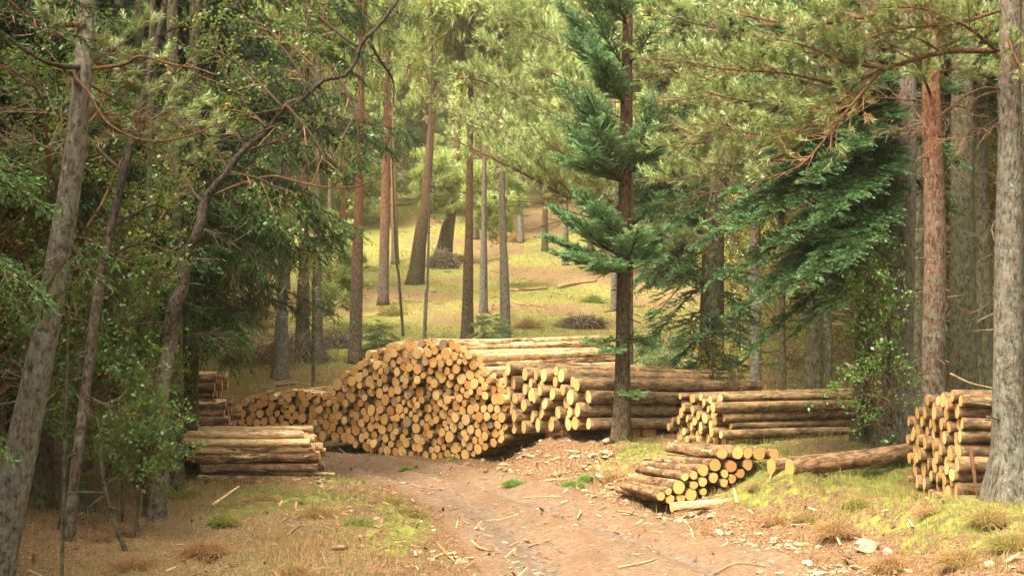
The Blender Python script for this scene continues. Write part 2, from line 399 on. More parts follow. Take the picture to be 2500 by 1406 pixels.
# ------------------------------------------------------------------ the ground: one sheet out over the hill
def masks(x, y):
    d = x - edge_r(y); dl = edge_l(y) - x
    road = np.minimum(sstep(0.20, -0.15, d), sstep(0.20, -0.12, dl)) * (1 - sstep(25, 28, y))
    far = sstep(25.5, 28, y); under = sstep(-3.3, -4.3, x + (y - 12) * .12) * (1 - far); side = (x - 0.1) * 0.71 - (y - 19.0) * 0.70
    n = fbm(x * 0.35, y * 0.35, 3, 31); n2 = fbm(x * 0.09, y * 0.09, 3, 37)
    straw = 0.75 * sstep(0.3, 1.0, dl) * sstep(20, 17, y) * (0.8 + n)
    straw = straw * (1 - .85 * under)
    straw = np.maximum(straw, far * sstep(40, 31, y) * (0.75 + n))
    straw = np.maximum(straw, far * (0.85 + .5 * n2))
    green = far * sstep(31, 38, y) * (0.70 + 1.5 * n2 + 1.4 * n) * (1 - 0.35 * sstep(80, 160, y))
    bankg = sstep(0.45, 0.95, d) * sstep(-0.1, 0.3, side) * (1 - far) * sstep(17.8, 16.6, y) * (0.50 + 1.8 * n)
    moss = 0.8 * np.exp(-(((x - 1.75) / 0.5) ** 2 + ((y - 16.9) / 0.7) ** 2))
    g1 = 1.3 * np.exp(-(((x + 2.1) / 0.42) ** 2 + ((y - 16.4) / 0.35) ** 2)) + 1.2 * np.exp(-(((x + 1.05) / 0.38) ** 2 + ((y - 12.0) / 2.2) ** 2)) * (0.9 + 2.5 * n) + .9 * sstep(.15, .5, dl) * sstep(3.2, 1.6, dl) * np.clip(.1 + 3 * n, 0, 1) * sstep(19, 17.5, y)
    green = np.clip(np.maximum.reduce([green, bankg, moss, g1]), 0, 1)
    wet = np.exp(-(((x + 0.05 - (y - 11) * -0.16 - 0.15) / 0.30) ** 2)) * sstep(16, 13, y) * 0.72
    wet = np.maximum(wet, .62 * (np.exp(-((d + 0.75) / 0.17) ** 2) + np.exp(-((dl + 0.55) / 0.18) ** 2)) * sstep(21, 18, y))
    return road, green, np.clip(straw, 0, 1), wet
def build_ground():
    us = np.concatenate([np.linspace(-1.6, -0.5, 50)[:-1], np.linspace(-0.5, 0.5, 520), np.linspace(0.5, 1.6, 50)[1:]])
    ys = np.concatenate([np.linspace(-4, 7, 20)[:-1], np.geomspace(7, 28, 330), np.geomspace(28, 700, 190)[1:]])
    U, Y = np.meshgrid(us, ys); X = U * np.maximum(Y, 6.0)
    Z = ground(X, Y)
    V = np.stack([X, Y, Z], -1).reshape(-1, 3); nu = len(us); nv = len(ys)
    i = np.arange(nv - 1)[:, None] * nu; j = np.arange(nu - 1)[None, :]
    Q = np.stack([i + j, i + j + 1, i + nu + j + 1, i + nu + j], -1).reshape(-1, 4)
    rd, gr, st, wt = masks(V[:, 0], V[:, 1])
    me = new_mesh('ground', V, Q.ravel(), np.full(len(Q), 4), [M['ground']], vattr={'w_road': rd, 'w_green': gr, 'w_straw': st, 'w_wet': wt}, smooth=True)
    tag(link('ground', me), 'forest floor with a dirt track curving past the log stacks and a wooded hillside behind', None, None, 'structure')
build_ground()

# ------------------------------------------------------------------ foliage
def tri_needles(n, w, rng, z0, z1, a0, a1, ln, az0=-math.pi, az1=math.pi, lens=None):
    z = rng.uniform(z0, z1, n); az = rng.uniform(az0, az1, n); a = rng.uniform(a0, a1, n)
    L = ln * rng.uniform(0.8, 1.15, n)
    d = np.stack([np.sin(a) * np.sin(az), np.sin(a) * np.cos(az), np.cos(a)], 1)     # az 0 = local up (+Y)
    b = np.stack([np.zeros(n), np.zeros(n), z], 1)
    s = norm(np.cross(d, rng.normal(size=(n, 3)))) * w / 2
    return np.stack([b - s, b + s, b + d * L[:, None]], 1)
def sprig_set(fn, k, seed): return [fn(np.random.default_rng(seed + i)) for i in range(k)]
def leaf_cluster(rng, n=7, sz=0.16):
    out = []
    for i in range(n):
        c = rng.normal(0, 0.28, 3) + [0, 0, 0.45]; a = norm(rng.normal(size=3) + [0, 0, -0.3]); b = norm(np.cross(a, rng.normal(size=3)))
        s = sz * rng.uniform(0.7, 1.2); p0 = c - a * s; p1 = c + b * s * .62; p2 = c + a * s; p3 = c - b * s * .62
        out += [[p0, p1, p2], [p0, p2, p3]]
    return np.array(out)
SPR = {
    'pine': sprig_set(lambda r: np.concatenate([tri_needles(32, .050, r, .0, .65, .45, 1.1, .50), tri_needles(8, .050, r, .55, .7, .0, .45, .5)]), 4, 10),
    'fir': sprig_set(lambda r: np.concatenate([tri_needles(34, .070, r, .0, .95, .55, 1.0, .27, -1.9, 1.9), tri_needles(4, .085, r, .9, 1., .0, .5, .22)]), 4, 20),
    'spruce': sprig_set(lambda r: tri_needles(22, .065, r, .0, 1., .4, .9, .22), 4, 30),
    'leaf': sprig_set(lambda r: leaf_cluster(r), 5, 40),
    'pine_lo': sprig_set(lambda r: tri_needles(9, .17, r, .0, .5, .3, 1.15, .8), 4, 50),
    'spruce_lo': sprig_set(lambda r: tri_needles(7, .14, r, .0, 1., .35, .9, .42), 4, 60),
    'leaf_lo': sprig_set(lambda r: leaf_cluster(r, 8, .15), 4, 70),
    'bare': [np.zeros((0, 3, 3))],
}
def place(kind, P, D, UP, S, tone, rng):
    """copies of the sprigs of a kind: position, direction, up, size, tone (all per sprig)"""
    out = []; tn = []
    var = rng.integers(0, len(SPR[kind]), len(P))
    for k, sp in enumerate(SPR[kind]):
        m = var == k
        if not m.any() or not len(sp): continue
        d = norm(D[m]); x = norm(np.cross(UP[m], d) + 1e-6); y = np.cross(d, x)
        Rm = np.stack([x, y, d], 2) * S[m][:, None, None]
        v = np.einsum('nij,tkj->ntki', Rm, sp) + P[m][:, None, None, :]
        out.append(v.reshape(-1, 3, 3))
        tn.append((tone[m][:, None] + rng.normal(0, .05, (m.sum(), len(sp)))).ravel())
    if not out: return np.zeros((0, 3, 3)), np.zeros(0)
    return np.concatenate(out), np.clip(np.concatenate(tn), 0, 1)
def cones(P0, P1, r0, r1):
    """thin three-sided twigs as triangles"""
    d = norm(P1 - P0); a = norm(np.cross(d, np.array([0.31, 0.2, 0.93]))); b = np.cross(d, a)
    out = []
    for i in range(3):
        t0, t1 = 2.094 * i, 2.094 * (i + 1)
        o0 = np.cos(t0) * a + np.sin(t0) * b; o1 = np.cos(t1) * a + np.sin(t1) * b
        A = P0 + o0 * r0[:, None]; B = P0 + o1 * r0[:, None]; C = P1 + o1 * r1[:, None]; D_ = P1 + o0 * r1[:, None]
        out += [np.stack([A, B, C], 1), np.stack([A, C, D_], 1)]
    return np.concatenate(out)
class Fol:
    def __init__(s): s.t = []; s.tn = []; s.m = []
    def add(s, tri, tone, mat=0):
        if len(tri): s.t.append(np.asarray(tri, np.float32)); s.tn.append(np.broadcast_to(np.asarray(tone, np.float32), (len(tri),)).copy()); s.m.append(np.full(len(tri), mat, np.int32))
    def arrays(s): return np.concatenate(s.t), np.concatenate(s.tn), np.concatenate(s.m)
    def add_xf(s, arr, Rm, T_, dt=0.0):
        t, tn, m = arr; s.t.append((t @ np.asarray(Rm, np.float32).T + np.asarray(T_, np.float32)).astype(np.float32)); s.tn.append(np.clip(tn + dt, 0, 1)); s.m.append(m)
    def mesh(s, name, mats, origin=(0, 0, 0)):
        t, tn, m = s.arrays(); V = t.reshape(-1, 3) - np.asarray(origin, np.float32)
        return new_mesh(name, V, np.arange(len(V)), np.full(len(t), 3), mats, m, {'tone': tn})

PRM = {  # sp1 side-branch spacing, ang1, length share, sp2 twig spacing, ang2, l2 twig length, gravity, up bias, sprig size
    'fir':    dict(sp1=.052, a1=.85, phi=.22, sp2=.042, a2=.75, l2=(.09, .17), grav=-.02, upb=.10, axial=.9, sz=1.15, twigr=.002),
    'spruce': dict(sp1=.065, a1=.95, phi=.35, sp2=.055, a2=.75, l2=(.12, .26), grav=-.75, upb=0, axial=.8, sz=1.1, twigr=.002),
    'pine':   dict(sp1=.085, a1=.75, phi=1.1, sp2=.062, a2=.65, l2=(.06, .15), grav=.22, upb=.35, axial=0, sz=0, twigr=.0035, tuft=(.11, .17)),
    'leaf':   dict(sp1=.12, a1=.85, phi=1.6, sp2=.095, a2=.8, l2=(.06, .16), grav=-.10, upb=.1, axial=0, sz=0, twigr=.0025, tuft=(.11, .17)),
    'bare':   dict(sp1=.10, a1=.80, phi=1.3, sp2=.08, a2=.7, l2=(.08, .25), grav=-.1, upb=.1, axial=0, sz=0, twigr=.003, tuft=(.1, .1)),
}
def clumps(P, s=1.0):
    f = 3.2 / s
    return .6 * vnoise(P[:, 0] * f + P[:, 2] * f * .63, P[:, 1] * f * .8 + P[:, 2] * f * .9, 5) + .4 * vnoise(P[:, 0] * f * 2.3 - P[:, 1] * f * 1.1, P[:, 2] * f * 2.1 + P[:, 1] * f, 9)
CUT = {'pine': .40, 'fir': .30, 'spruce': .33, 'leaf': .34}
def bough(F, pts, kind, L1, rng, t0=0.15, dens=1.0, tone=0.55, tipt=0.25, lo=False, r0=.02, shape=None, bare=0.0, prm=None, sheath=True, scale=1.0):
    """needles and twigs along a limb given by points; returns the smooth limb path"""
    p = dict(PRM[kind]);
    if prm: p.update(prm)
    P = smooth_path(pts, 24); seg = np.linalg.norm(np.diff(P, axis=0), axis=1); S = np.concatenate([[0], np.cumsum(seg)]); L = S[-1]
    def pos(s): return np.stack([np.interp(s, S, P[:, k]) for k in range(3)], -1)
    sp1 = p['sp1'] / dens * scale; s = t0 * L; sgn = 1
    PP = []; DD = []; UU = []; SS = []; TT = []; C0 = []; C1 = []; CR0 = []; CR1 = []
    while s < L * 0.995:
        t = s / L; o = pos(s); Tn = norm(pos(min(s + .02, L)) - pos(max(s - .02, 0)))
        S_ = norm(np.cross(Tn, [0, 0, 1.0])); U_ = np.cross(S_, Tn)
        phi = rng.normal(0, p['phi']) + p['upb']; sgn = -sgn
        a = p['a1'] * rng.uniform(.8, 1.2) * (1 - .35 * t)
        d = norm(Tn * math.cos(a) + (S_ * sgn * math.cos(phi) + U_ * math.sin(phi)) * math.sin(a))
        sh = shape(t) if shape else min(1, (1 - t) * 1.6 + .18) * min(1, .45 + (t - t0) * 2.5)
        l1 = L1 * sh * rng.uniform(.65, 1.15)
        if l1 > .05:
            n2 = max(2, int(l1 / (p['sp2'] * scale) + rng.random())); u = (np.arange(n2) + rng.uniform(.2, .9, n2)) / n2
            g = p['grav'] * 0.5 * l1
            base = o + d * (u * l1)[:, None] + np.array([0, 0, 1.0]) * (g * u ** 2)[:, None]
            e0 = o; ms = np.linspace(0, 1, 4); mp = o + d * (ms * l1)[:, None] + np.array([0, 0, 1.0]) * (g * ms ** 2)[:, None]
            C0.append(mp[:-1]); C1.append(mp[1:]); rr = (r0 * .35 + .002) * (1 - t * .6); CR0.append(np.linspace(rr, rr * .4, 4)[:-1]); CR1.append(np.linspace(rr, rr * .4, 4)[1:])
            dt = norm(d + np.array([0, 0, g * 1.5 / l1]) * u[:, None])
            sg = np.where(np.arange(n2) % 2 == 0, 1, -1)
            S2 = norm(np.cross(d, [0, 0, 1.0])); U2 = np.cross(S2, d)
            ph = rng.normal(0, p['phi'] + .1, n2) + p['upb']; a2 = p['a2'] * rng.uniform(.7, 1.25, n2)
            side = S2 * (sg * np.cos(ph))[:, None] + U2 * np.sin(ph)[:, None]
            d2 = norm(dt * np.cos(a2)[:, None] + side * np.sin(a2)[:, None] + np.array([0, 0, p['grav'] * .9])[None] * rng.uniform(.3, 1.2, n2)[:, None])
            l2 = rng.uniform(*p['l2'], n2) * scale * (1.15 - .5 * u)
            tip = base + d2 * l2[:, None]
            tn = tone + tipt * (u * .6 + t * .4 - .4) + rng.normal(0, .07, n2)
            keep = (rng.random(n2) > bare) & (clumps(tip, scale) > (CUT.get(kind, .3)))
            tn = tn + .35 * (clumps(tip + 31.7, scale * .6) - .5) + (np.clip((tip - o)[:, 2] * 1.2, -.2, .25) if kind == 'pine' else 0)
            if kind == 'leaf': tn = tn + rng.normal(0, .15, n2)
            if not lo: C0.append(base); C1.append(tip); CR0.append(np.full(n2, p['twigr'])); CR1.append(np.full(n2, p['twigr'] * .5))
            up = np.tile(U2, (n2, 1)) + rng.normal(0, .15, (n2, 3))
            if kind in ('fir', 'spruce'):
                PP.append(base[keep]); DD.append(d2[keep]); UU.append(up[keep]); SS.append(l2[keep] * p['sz']); TT.append(tn[keep])
                n3 = max(1, int(l1 / (.11 * scale))); u3 = np.arange(n3) / n3; b3 = o + d * (u3 * l1)[:, None] + np.array([0, 0, 1.0]) * (g * u3 ** 2)[:, None]
                k3 = (rng.random(n3) > bare) & (clumps(b3, scale) > (CUT.get(kind, .3) - .08))
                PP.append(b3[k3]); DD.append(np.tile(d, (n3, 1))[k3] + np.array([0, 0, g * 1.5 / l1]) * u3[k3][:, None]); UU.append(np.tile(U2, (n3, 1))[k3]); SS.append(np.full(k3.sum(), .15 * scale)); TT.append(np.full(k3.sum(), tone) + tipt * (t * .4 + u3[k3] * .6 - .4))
            else:
                tf = rng.uniform(*p['tuft'], n2) * scale
                PP.append((tip - d2 * tf[:, None] * .2)[keep]); DD.append((d2 + rng.normal(0, .25, (n2, 3)) + [0, 0, .35 if kind == 'pine' else -.1])[keep]); UU.append(up[keep]); SS.append(tf[keep]); TT.append(tn[keep])
                k2 = keep & (rng.random(n2) < .6)
                PP.append(((base + tip) / 2)[k2]); DD.append((d2 + rng.normal(0, .4, (n2, 3)))[k2]); UU.append(up[k2]); SS.append(tf[k2] * .95); TT.append(tn[k2] - .16)
        s += sp1 * rng.uniform(.7, 1.3)
    kk = kind + '_lo' if lo and kind + '_lo' in SPR else ('spruce_lo' if lo and kind == 'fir' else kind)
    if PP and kind != 'bare':
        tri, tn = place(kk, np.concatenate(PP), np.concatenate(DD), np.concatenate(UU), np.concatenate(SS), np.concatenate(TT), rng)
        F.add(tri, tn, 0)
    if C0:
        F.add(cones(np.concatenate(C0), np.concatenate(C1), np.concatenate(CR0), np.concatenate(CR1)), .5, 1)
    return P

# ------------------------------------------------------------------ log stacks
def pack(wid, zlo, zhi, rad, rng, nmax=600):
    """circles dropped into the outline of a stack: zlo, zhi(w) bottom and top"""
    C = np.zeros((0, 3))
    for k in range(nmax):
        r = rad(rng); best = None
        ws = np.arange(r * .8, wid - r * .8, r * .25)
        cand = [(w_, zlo(w_) + r) for w_ in ws]
        if len(C):
            top = C
            for i in range(len(top)):
                dx = top[:, 0] - top[i, 0]; dz = top[:, 1] - top[i, 1]; D = np.hypot(dx, dz)
                ra = top[i, 2] + r; rb = top[:, 2] + r
                ok = np.where((D > 1e-6) & (D < ra + rb) & (dx > 0))[0]
                for j in ok:
                    a = (ra ** 2 - rb[j] ** 2 + D[j] ** 2) / (2 * D[j]); h2 = ra ** 2 - a * a
                    if h2 <= 0: continue
                    h = math.sqrt(h2); x = top[i, 0] + a * dx[j] / D[j] - h * dz[j] / D[j]; z = top[i, 1] + a * dz[j] / D[j] + h * dx[j] / D[j]
                    cand.append((x, z))
        cand = np.array(cand)
        m = (cand[:, 0] > r * .6) & (cand[:, 0] < wid - r * .6); cand = cand[m]
        m = np.array([(z + r * .8 < zhi(x)) and (z - r > zlo(x) - r * .5) for x, z in cand], bool) if len(cand) else np.zeros(0, bool); cand = cand[m]
        if len(C) and len(cand):
            dd = np.hypot(cand[:, 0][:, None] - C[:, 0][None], cand[:, 1][:, None] - C[:, 1][None]) - C[:, 2][None] - r
            cand = cand[(dd > -r * .04).all(1)]
        if not len(cand):
            if r < 0.06 or k > nmax - 2: break
            fails = fails + 1 if 'fails' in dir() else 1
            if fails > 12: break
            continue
        fails = 0
        sc_ = cand[:, 1] + rng.uniform(0, .02, len(cand)); b = cand[np.argmin(sc_)]
        C = np.vstack([C, [b[0], b[1], r]])
    return C
def log_arrays(L, r, rng, seg=16, bend=1.0):
    """one log along local +Z from its sawn face: body (bark) and the two sawn ends"""
    n = 9; z = np.concatenate([[0.0], np.linspace(0.02, 1, n - 1) * L]); th = np.linspace(0, 2 * np.pi, seg, endpoint=False)
    sd = rng.uniform(0, 100); lob = 1 + .05 * np.cos(2 * th + rng.uniform(0, 6)) + .03 * np.cos(3 * th + rng.uniform(0, 6))
    TH, Z = np.meshgrid(th, z)
    rr = r * lob[None] * (1 - .10 * Z / L) * (1 + .10 * fbm(np.cos(TH) * 1.3 + sd, Z * 3 + np.sin(TH) * 1.3 + sd, 3, 2))
    cx = bend * .012 * np.sin(Z / L * 3.1 + sd) ; cy = bend * .012 * np.sin(Z / L * 2.3 + sd * 2)
    cx = cx - cx[0, 0]; cy = cy - cy[0, 0]
    tilt = rng.normal(0, .06, 2)
    Zs = Z.copy(); Zs[0] += (tilt[0] * np.cos(th) + tilt[1] * np.sin(th)) * r; Zs[1] += (tilt[0] * np.cos(th) + tilt[1] * np.sin(th)) * r
    V = np.stack([cx + rr * np.cos(TH), cy + rr * np.sin(TH), Zs], -1).reshape(-1, 3)
    i = np.arange(n - 1)[:, None] * seg; j = np.arange(seg)[None]; j2 = (j + 1) % seg
    Q = np.stack([i + j, i + j2, i + seg + j2, i + seg + j], -1).reshape(-1, 4)
    # ring of bark round the front face, drawn in to the wood
    ring = V[:seg].copy(); ring[:, :2] *= (r - .006) / r; V2 = np.vstack([V, ring]); o = len(V)
    Q2 = np.stack([j[0] , (j[0] + 1) % seg, o + (j[0] + 1) % seg, o + j[0]], -1)[:, ::-1]
    body = (V2, np.concatenate([Q.ravel(), Q2.ravel()]), np.full(len(Q) + len(Q2), 4))
    def disc(edge, flip, push):
        c = edge.mean(0); V = [edge + [0, 0, push]]; mid = c + (edge - c) * .55; V.append(mid + [0, 0, push * 1.2]); V.append((c + [0, 0, push * 1.2])[None])
        V = np.vstack(V); L_ = []; S_ = []
        for k in range(seg):
            k2 = (k + 1) % seg; q = [k, k2, seg + k2, seg + k]; t = [seg + k, seg + k2, 2 * seg]
            if flip: q = q[::-1]; t = t[::-1]
            L_ += q; S_.append(4); L_ += t; S_.append(3)
        return V, np.array(L_), np.array(S_)
    f = disc(ring, True, -.0015); b = disc(V[-seg:], False, 0.0)
    return body, f, b
ALL_LOGS = []
def rot_to(axis, roll):
    q = Vector(tuple(axis)).to_track_quat('Z', 'Y'); return (q @ Quaternion((0, 0, 1), roll)).to_matrix()
def add_log(p, axis, L, r, tone, peel, pile, rng, bend=1.0, info=None):
    ALL_LOGS.append(dict(p=np.asarray(p, float), a=norm(axis), L=L, r=r, tone=tone, peel=peel, pile=pile, seed=int(rng.integers(1e9)), bend=bend, info=info or {}))

def stack(name, A, B, ang, L, top_px, bot_px, rad, seed, tone_fn, peel_fn, jit=.04, tilt=.008, stagger=0.0, ljit=.05, pitch=0.0):
    """A,B: (px, Y) ends of the line of the sawn faces; ang: heading of the logs from +Y"""
    rng = np.random.default_rng(seed)
    a = np.array([math.sin(R(ang)), math.cos(R(ang)), 0.0]); pd = np.array([a[1], -a[0], 0.0])
    PA = at(A[0], 800, A[1]); PB = at(B[0], 800, B[1]); PA[2] = PB[2] = 0
    W = float((PB - PA) @ pd); st = float((PB - PA) @ a)
    def wz(px, row):   # ray through the vertical plane of the faces
        d = at(px, row, 1.0) - np.array([0, 0, EYE]); e = PB - PA
        t, s = np.linalg.solve(np.array([[d[0], -e[0]], [d[1], -e[1]]]), np.array([PA[0], PA[1]]))
        return s * W, EYE + d[2] * t
    tp = np.array([wz(*q) for q in top_px]); bt = np.array([wz(*q) for q in bot_px])
    C = pack(W, lambda x: np.interp(x, bt[:, 0], bt[:, 1]), lambda x: np.interp(x, tp[:, 0], tp[:, 1]), rad, rng)
    for w_, z_, r in C:
        s = w_ / W; q = PA + pd * w_ + a * (st * s); q[2] = z_
        h = np.interp(w_, tp[:, 0], tp[:, 1]) - z_; hb = z_ - np.interp(w_, bt[:, 0], bt[:, 1])
        q = q + a * rng.normal(0, jit) + a * rng.uniform(-1, 1) * stagger
        ax = a + np.array([rng.normal(0, tilt), rng.normal(0, tilt), rng.normal(0, tilt) + math.tan(R(pitch))])
        add_log(q, ax, L * rng.uniform(1 - ljit, 1), r, tone_fn(s, h, rng), peel_fn(s, h, rng), name, rng, info=dict(s=s, h=h, hb=hb, w=w_, z=z_))
    return C
def rtri(lo, mid, hi): return lambda g_: float(g_.triangular(lo, mid, hi))
def cream(s, h, g_):
    t = g_.normal(.60, .2)
    if g_.random() < .07: t = g_.uniform(.02, .1)
    elif g_.random() < .07: t = g_.uniform(.18, .3)
    return float(np.clip(t, .0, 1))
def main_peel(s, h, g_): return float(np.clip((.75 if h < .35 else .2) + g_.normal(0, .15), 0, 1))

stack('main', (752, 21.6), (1236, 19.05), 39, 4.0,
      [(752, 1012), (790, 950), (850, 900), (905, 852), (960, 834), (1050, 828), (1130, 834), (1168, 862), (1200, 900), (1238, 945)],
      [(752, 1072), (860, 1084), (885, 1102), (950, 1112), (1050, 1122), (1130, 1126), (1185, 1100), (1238, 1072)],
      rtri(.042, .063, .100), 1, cream, main_peel, jit=.035)
stack('right', (1218, 19.3), (1440, 17.95), 67, 3.1,
      [(1218, 905), (1250, 886), (1310, 900), (1340, 890), (1400, 905), (1420, 930), (1440, 940)],
      [(1218, 1062), (1300, 1056), (1440, 1048)],
      rtri(.070, .092, .118), 2, lambda s, h, g_: float(np.clip(g_.normal(.75, .13), .3, 1)), lambda s, h, g_: .18, jit=.045, pitch=-1.8, ljit=.12)
stack('orange', (548, 26.0), (800, 24.8), 27, 3.6,
      [(548, 1020), (575, 985), (610, 960), (680, 950), (800, 955)],
      [(548, 1052), (640, 1056), (800, 1060)],
      rtri(.06, .08, .12), 3, lambda s, h, g_: float(np.clip(g_.normal(.38, .17), .1, .9)), lambda s, h, g_: (.6 if h < .3 else .2), jit=.05)
stack('front_long', (1636, 17.8), (1766, 16.6), 74, 2.7,
      [(1636, 1030), (1660, 1000), (1672, 958), (1700, 950), (1766, 962)],
      [(1636, 1078), (1700, 1082), (1766, 1090)],
      rtri(.045, .060, .082), 4, lambda s, h, g_: float(np.clip(g_.normal(.78, .12), .3, 1)), lambda s, h, g_: .30, jit=.05)
stack('far_right', (2214, 13.3), (2345, 12.0), 92, 2.2,
      [(2214, 1015), (2240, 1000), (2255, 965), (2345, 948)],
      [(2214, 1200), (2250, 1225), (2345, 1242)],
      rtri(.052, .066, .084), 5, lambda s, h, g_: float(np.clip(g_.normal(.72, .14), .3, 1)), lambda s, h, g_: .25, jit=.025)
# hand-laid stacks ---------------------------------------------------------
g7 = np.random.default_rng(7)
def lay(pile, px, row, Y, dpx, ang, L, tone=.5, peel=.3, pitch=0.0, info=None, bend=1.0):
    p = at(px, row, Y); a = np.array([math.sin(R(ang)), math.cos(R(ang)), math.tan(R(pitch))])
    add_log(p, a, L, dpx / 2 * m_per_px(Y), tone, peel, pile, g7, bend, info or {})
# low stack of thick logs by the road, faces to the camera
for (px, row, d, Y, tn) in [(1763, 1106, 30, 14.9, .5), (1801, 1105, 31, 14.95, .5), (1826, 1105, 28, 15.15, .45), (1854, 1107, 34, 14.9, .35), (1890, 1108, 27, 15.5, .2),
                            (1746, 1135, 32, 14.7, .45), (1716, 1147, 31, 14.6, .5), (1785, 1138, 30, 15.0, .15), (1826, 1133, 29, 15.1, .12), (1769, 1156, 22, 14.8, .4), (1808, 1156, 24, 15.0, .15),
                            (1694, 1160, 22, 14.5, .55), (1672, 1164, 21, 14.5, .6), (1742, 1166, 26, 14.7, .4), (1716, 1176, 24, 14.6, .55), (1788, 1169, 22, 14.8, .15),
                            (1657, 1189, 33, 14.3, .35), (1694, 1184, 22, 14.5, .5), (1632, 1199, 20, 14.25, .55), (1613, 1211, 23, 14.2, .5), (1687, 1207, 31, 14.4, .4), (1662, 1217, 24, 14.35, .45), (1636, 1219, 22, 14.3, .45), (1717, 1200, 20, 14.5, .4), (1768, 1178, 22, 14.8, .35)]:
    lay('low', px, row, 13.85 + (px - 1613) / 277 * .45, d, -17 + g7.normal(0, 2), 1.35 + g7.uniform(-.15, .1), tn, .45, -3.2, dict(px=px, row=row))
for (px, row, d, Y, L, a) in [(1872, 1138, 40, 14.2, 1.9, 62), (1925, 1140, 38, 13.9, 2.0, 62), (1884, 1137, 46, 13.7, 1.4, 62)][:2]:
    pass
lay('pair', 1883, 1138, 13.8, 44, 72, 1.9, .3, .1, 3.0, dict(which='left'))
lay('pair', 1928, 1141, 13.45, 45, 73, 1.7, .45, .1, 5.0, dict(which='right'))
lay('lone', 1640, 1238, 13.4, 24, 70, 1.05, .6, .75, 0.5, dict())
for px, row, tn in [(1553, 1056, .35), (1585, 1055, .4)]: lay('bearer', px, row, 18.5, 36, -20, 1.4, tn, .2, 0)
# left stack seen from the side: layers of logs lying across the view
def cross_stack(pile, layers, Yf, ncol, dy, seed, ang):
    rng = np.random.default_rng(seed)
    for (x0, x1, row, dpx, peel) in layers:
        for c in range(ncol):
            Y = Yf + c * dy + rng.uniform(-.03, .03) + (0 if c == 0 else .02)
            f = Yf / Y
            rr = 800 + (row - 800) * f - (0 if c == 0 else rng.uniform(-3, 5))
            k0 = rng.uniform(-12, 12) if c else 0; k1 = rng.uniform(-14, 14) if c else 0
            pL = at(1250 + (x0 + k0 - 1250) * f, rr + rng.uniform(-2, 2) * (c > 0), Y); pR = at(1250 + (x1 + k1 - 1250) * f, rr + rng.uniform(-2, 2), Y + (pL[0] * 0) + 0.12)
            d = pR - pL
            add_log(pL, d, float(np.linalg.norm(d)), dpx / 2 * m_per_px(Yf), float(np.clip(rng.normal(.55, .15), 0, 1)), float(np.clip(peel + rng.normal(0, .1) * (c > 0), 0, 1)), pile, rng, .8, dict(row=row, c=c))
cross_stack('left', [(482, 796, 1173, 27, .50), (492, 774, 1144, 21, .50), (458, 778, 1120, 25, .55), (478, 764, 1098, 22, .75), (440, 757, 1078, 21, .92), (462, 742, 1060, 17, .85)], 16.5, 5, .155, 71, 88)
cross_stack('behind_left', [(395, 552, 1046, 22, .4), (400, 560, 1026, 24, .5), (380, 548, 1006, 26, .2), (392, 552, 984, 24, .6), (370, 525, 946, 28, .3), (380, 528, 922, 22, .4), (385, 520, 965, 22, .3)], 21.0, 4, .19, 72, 88)

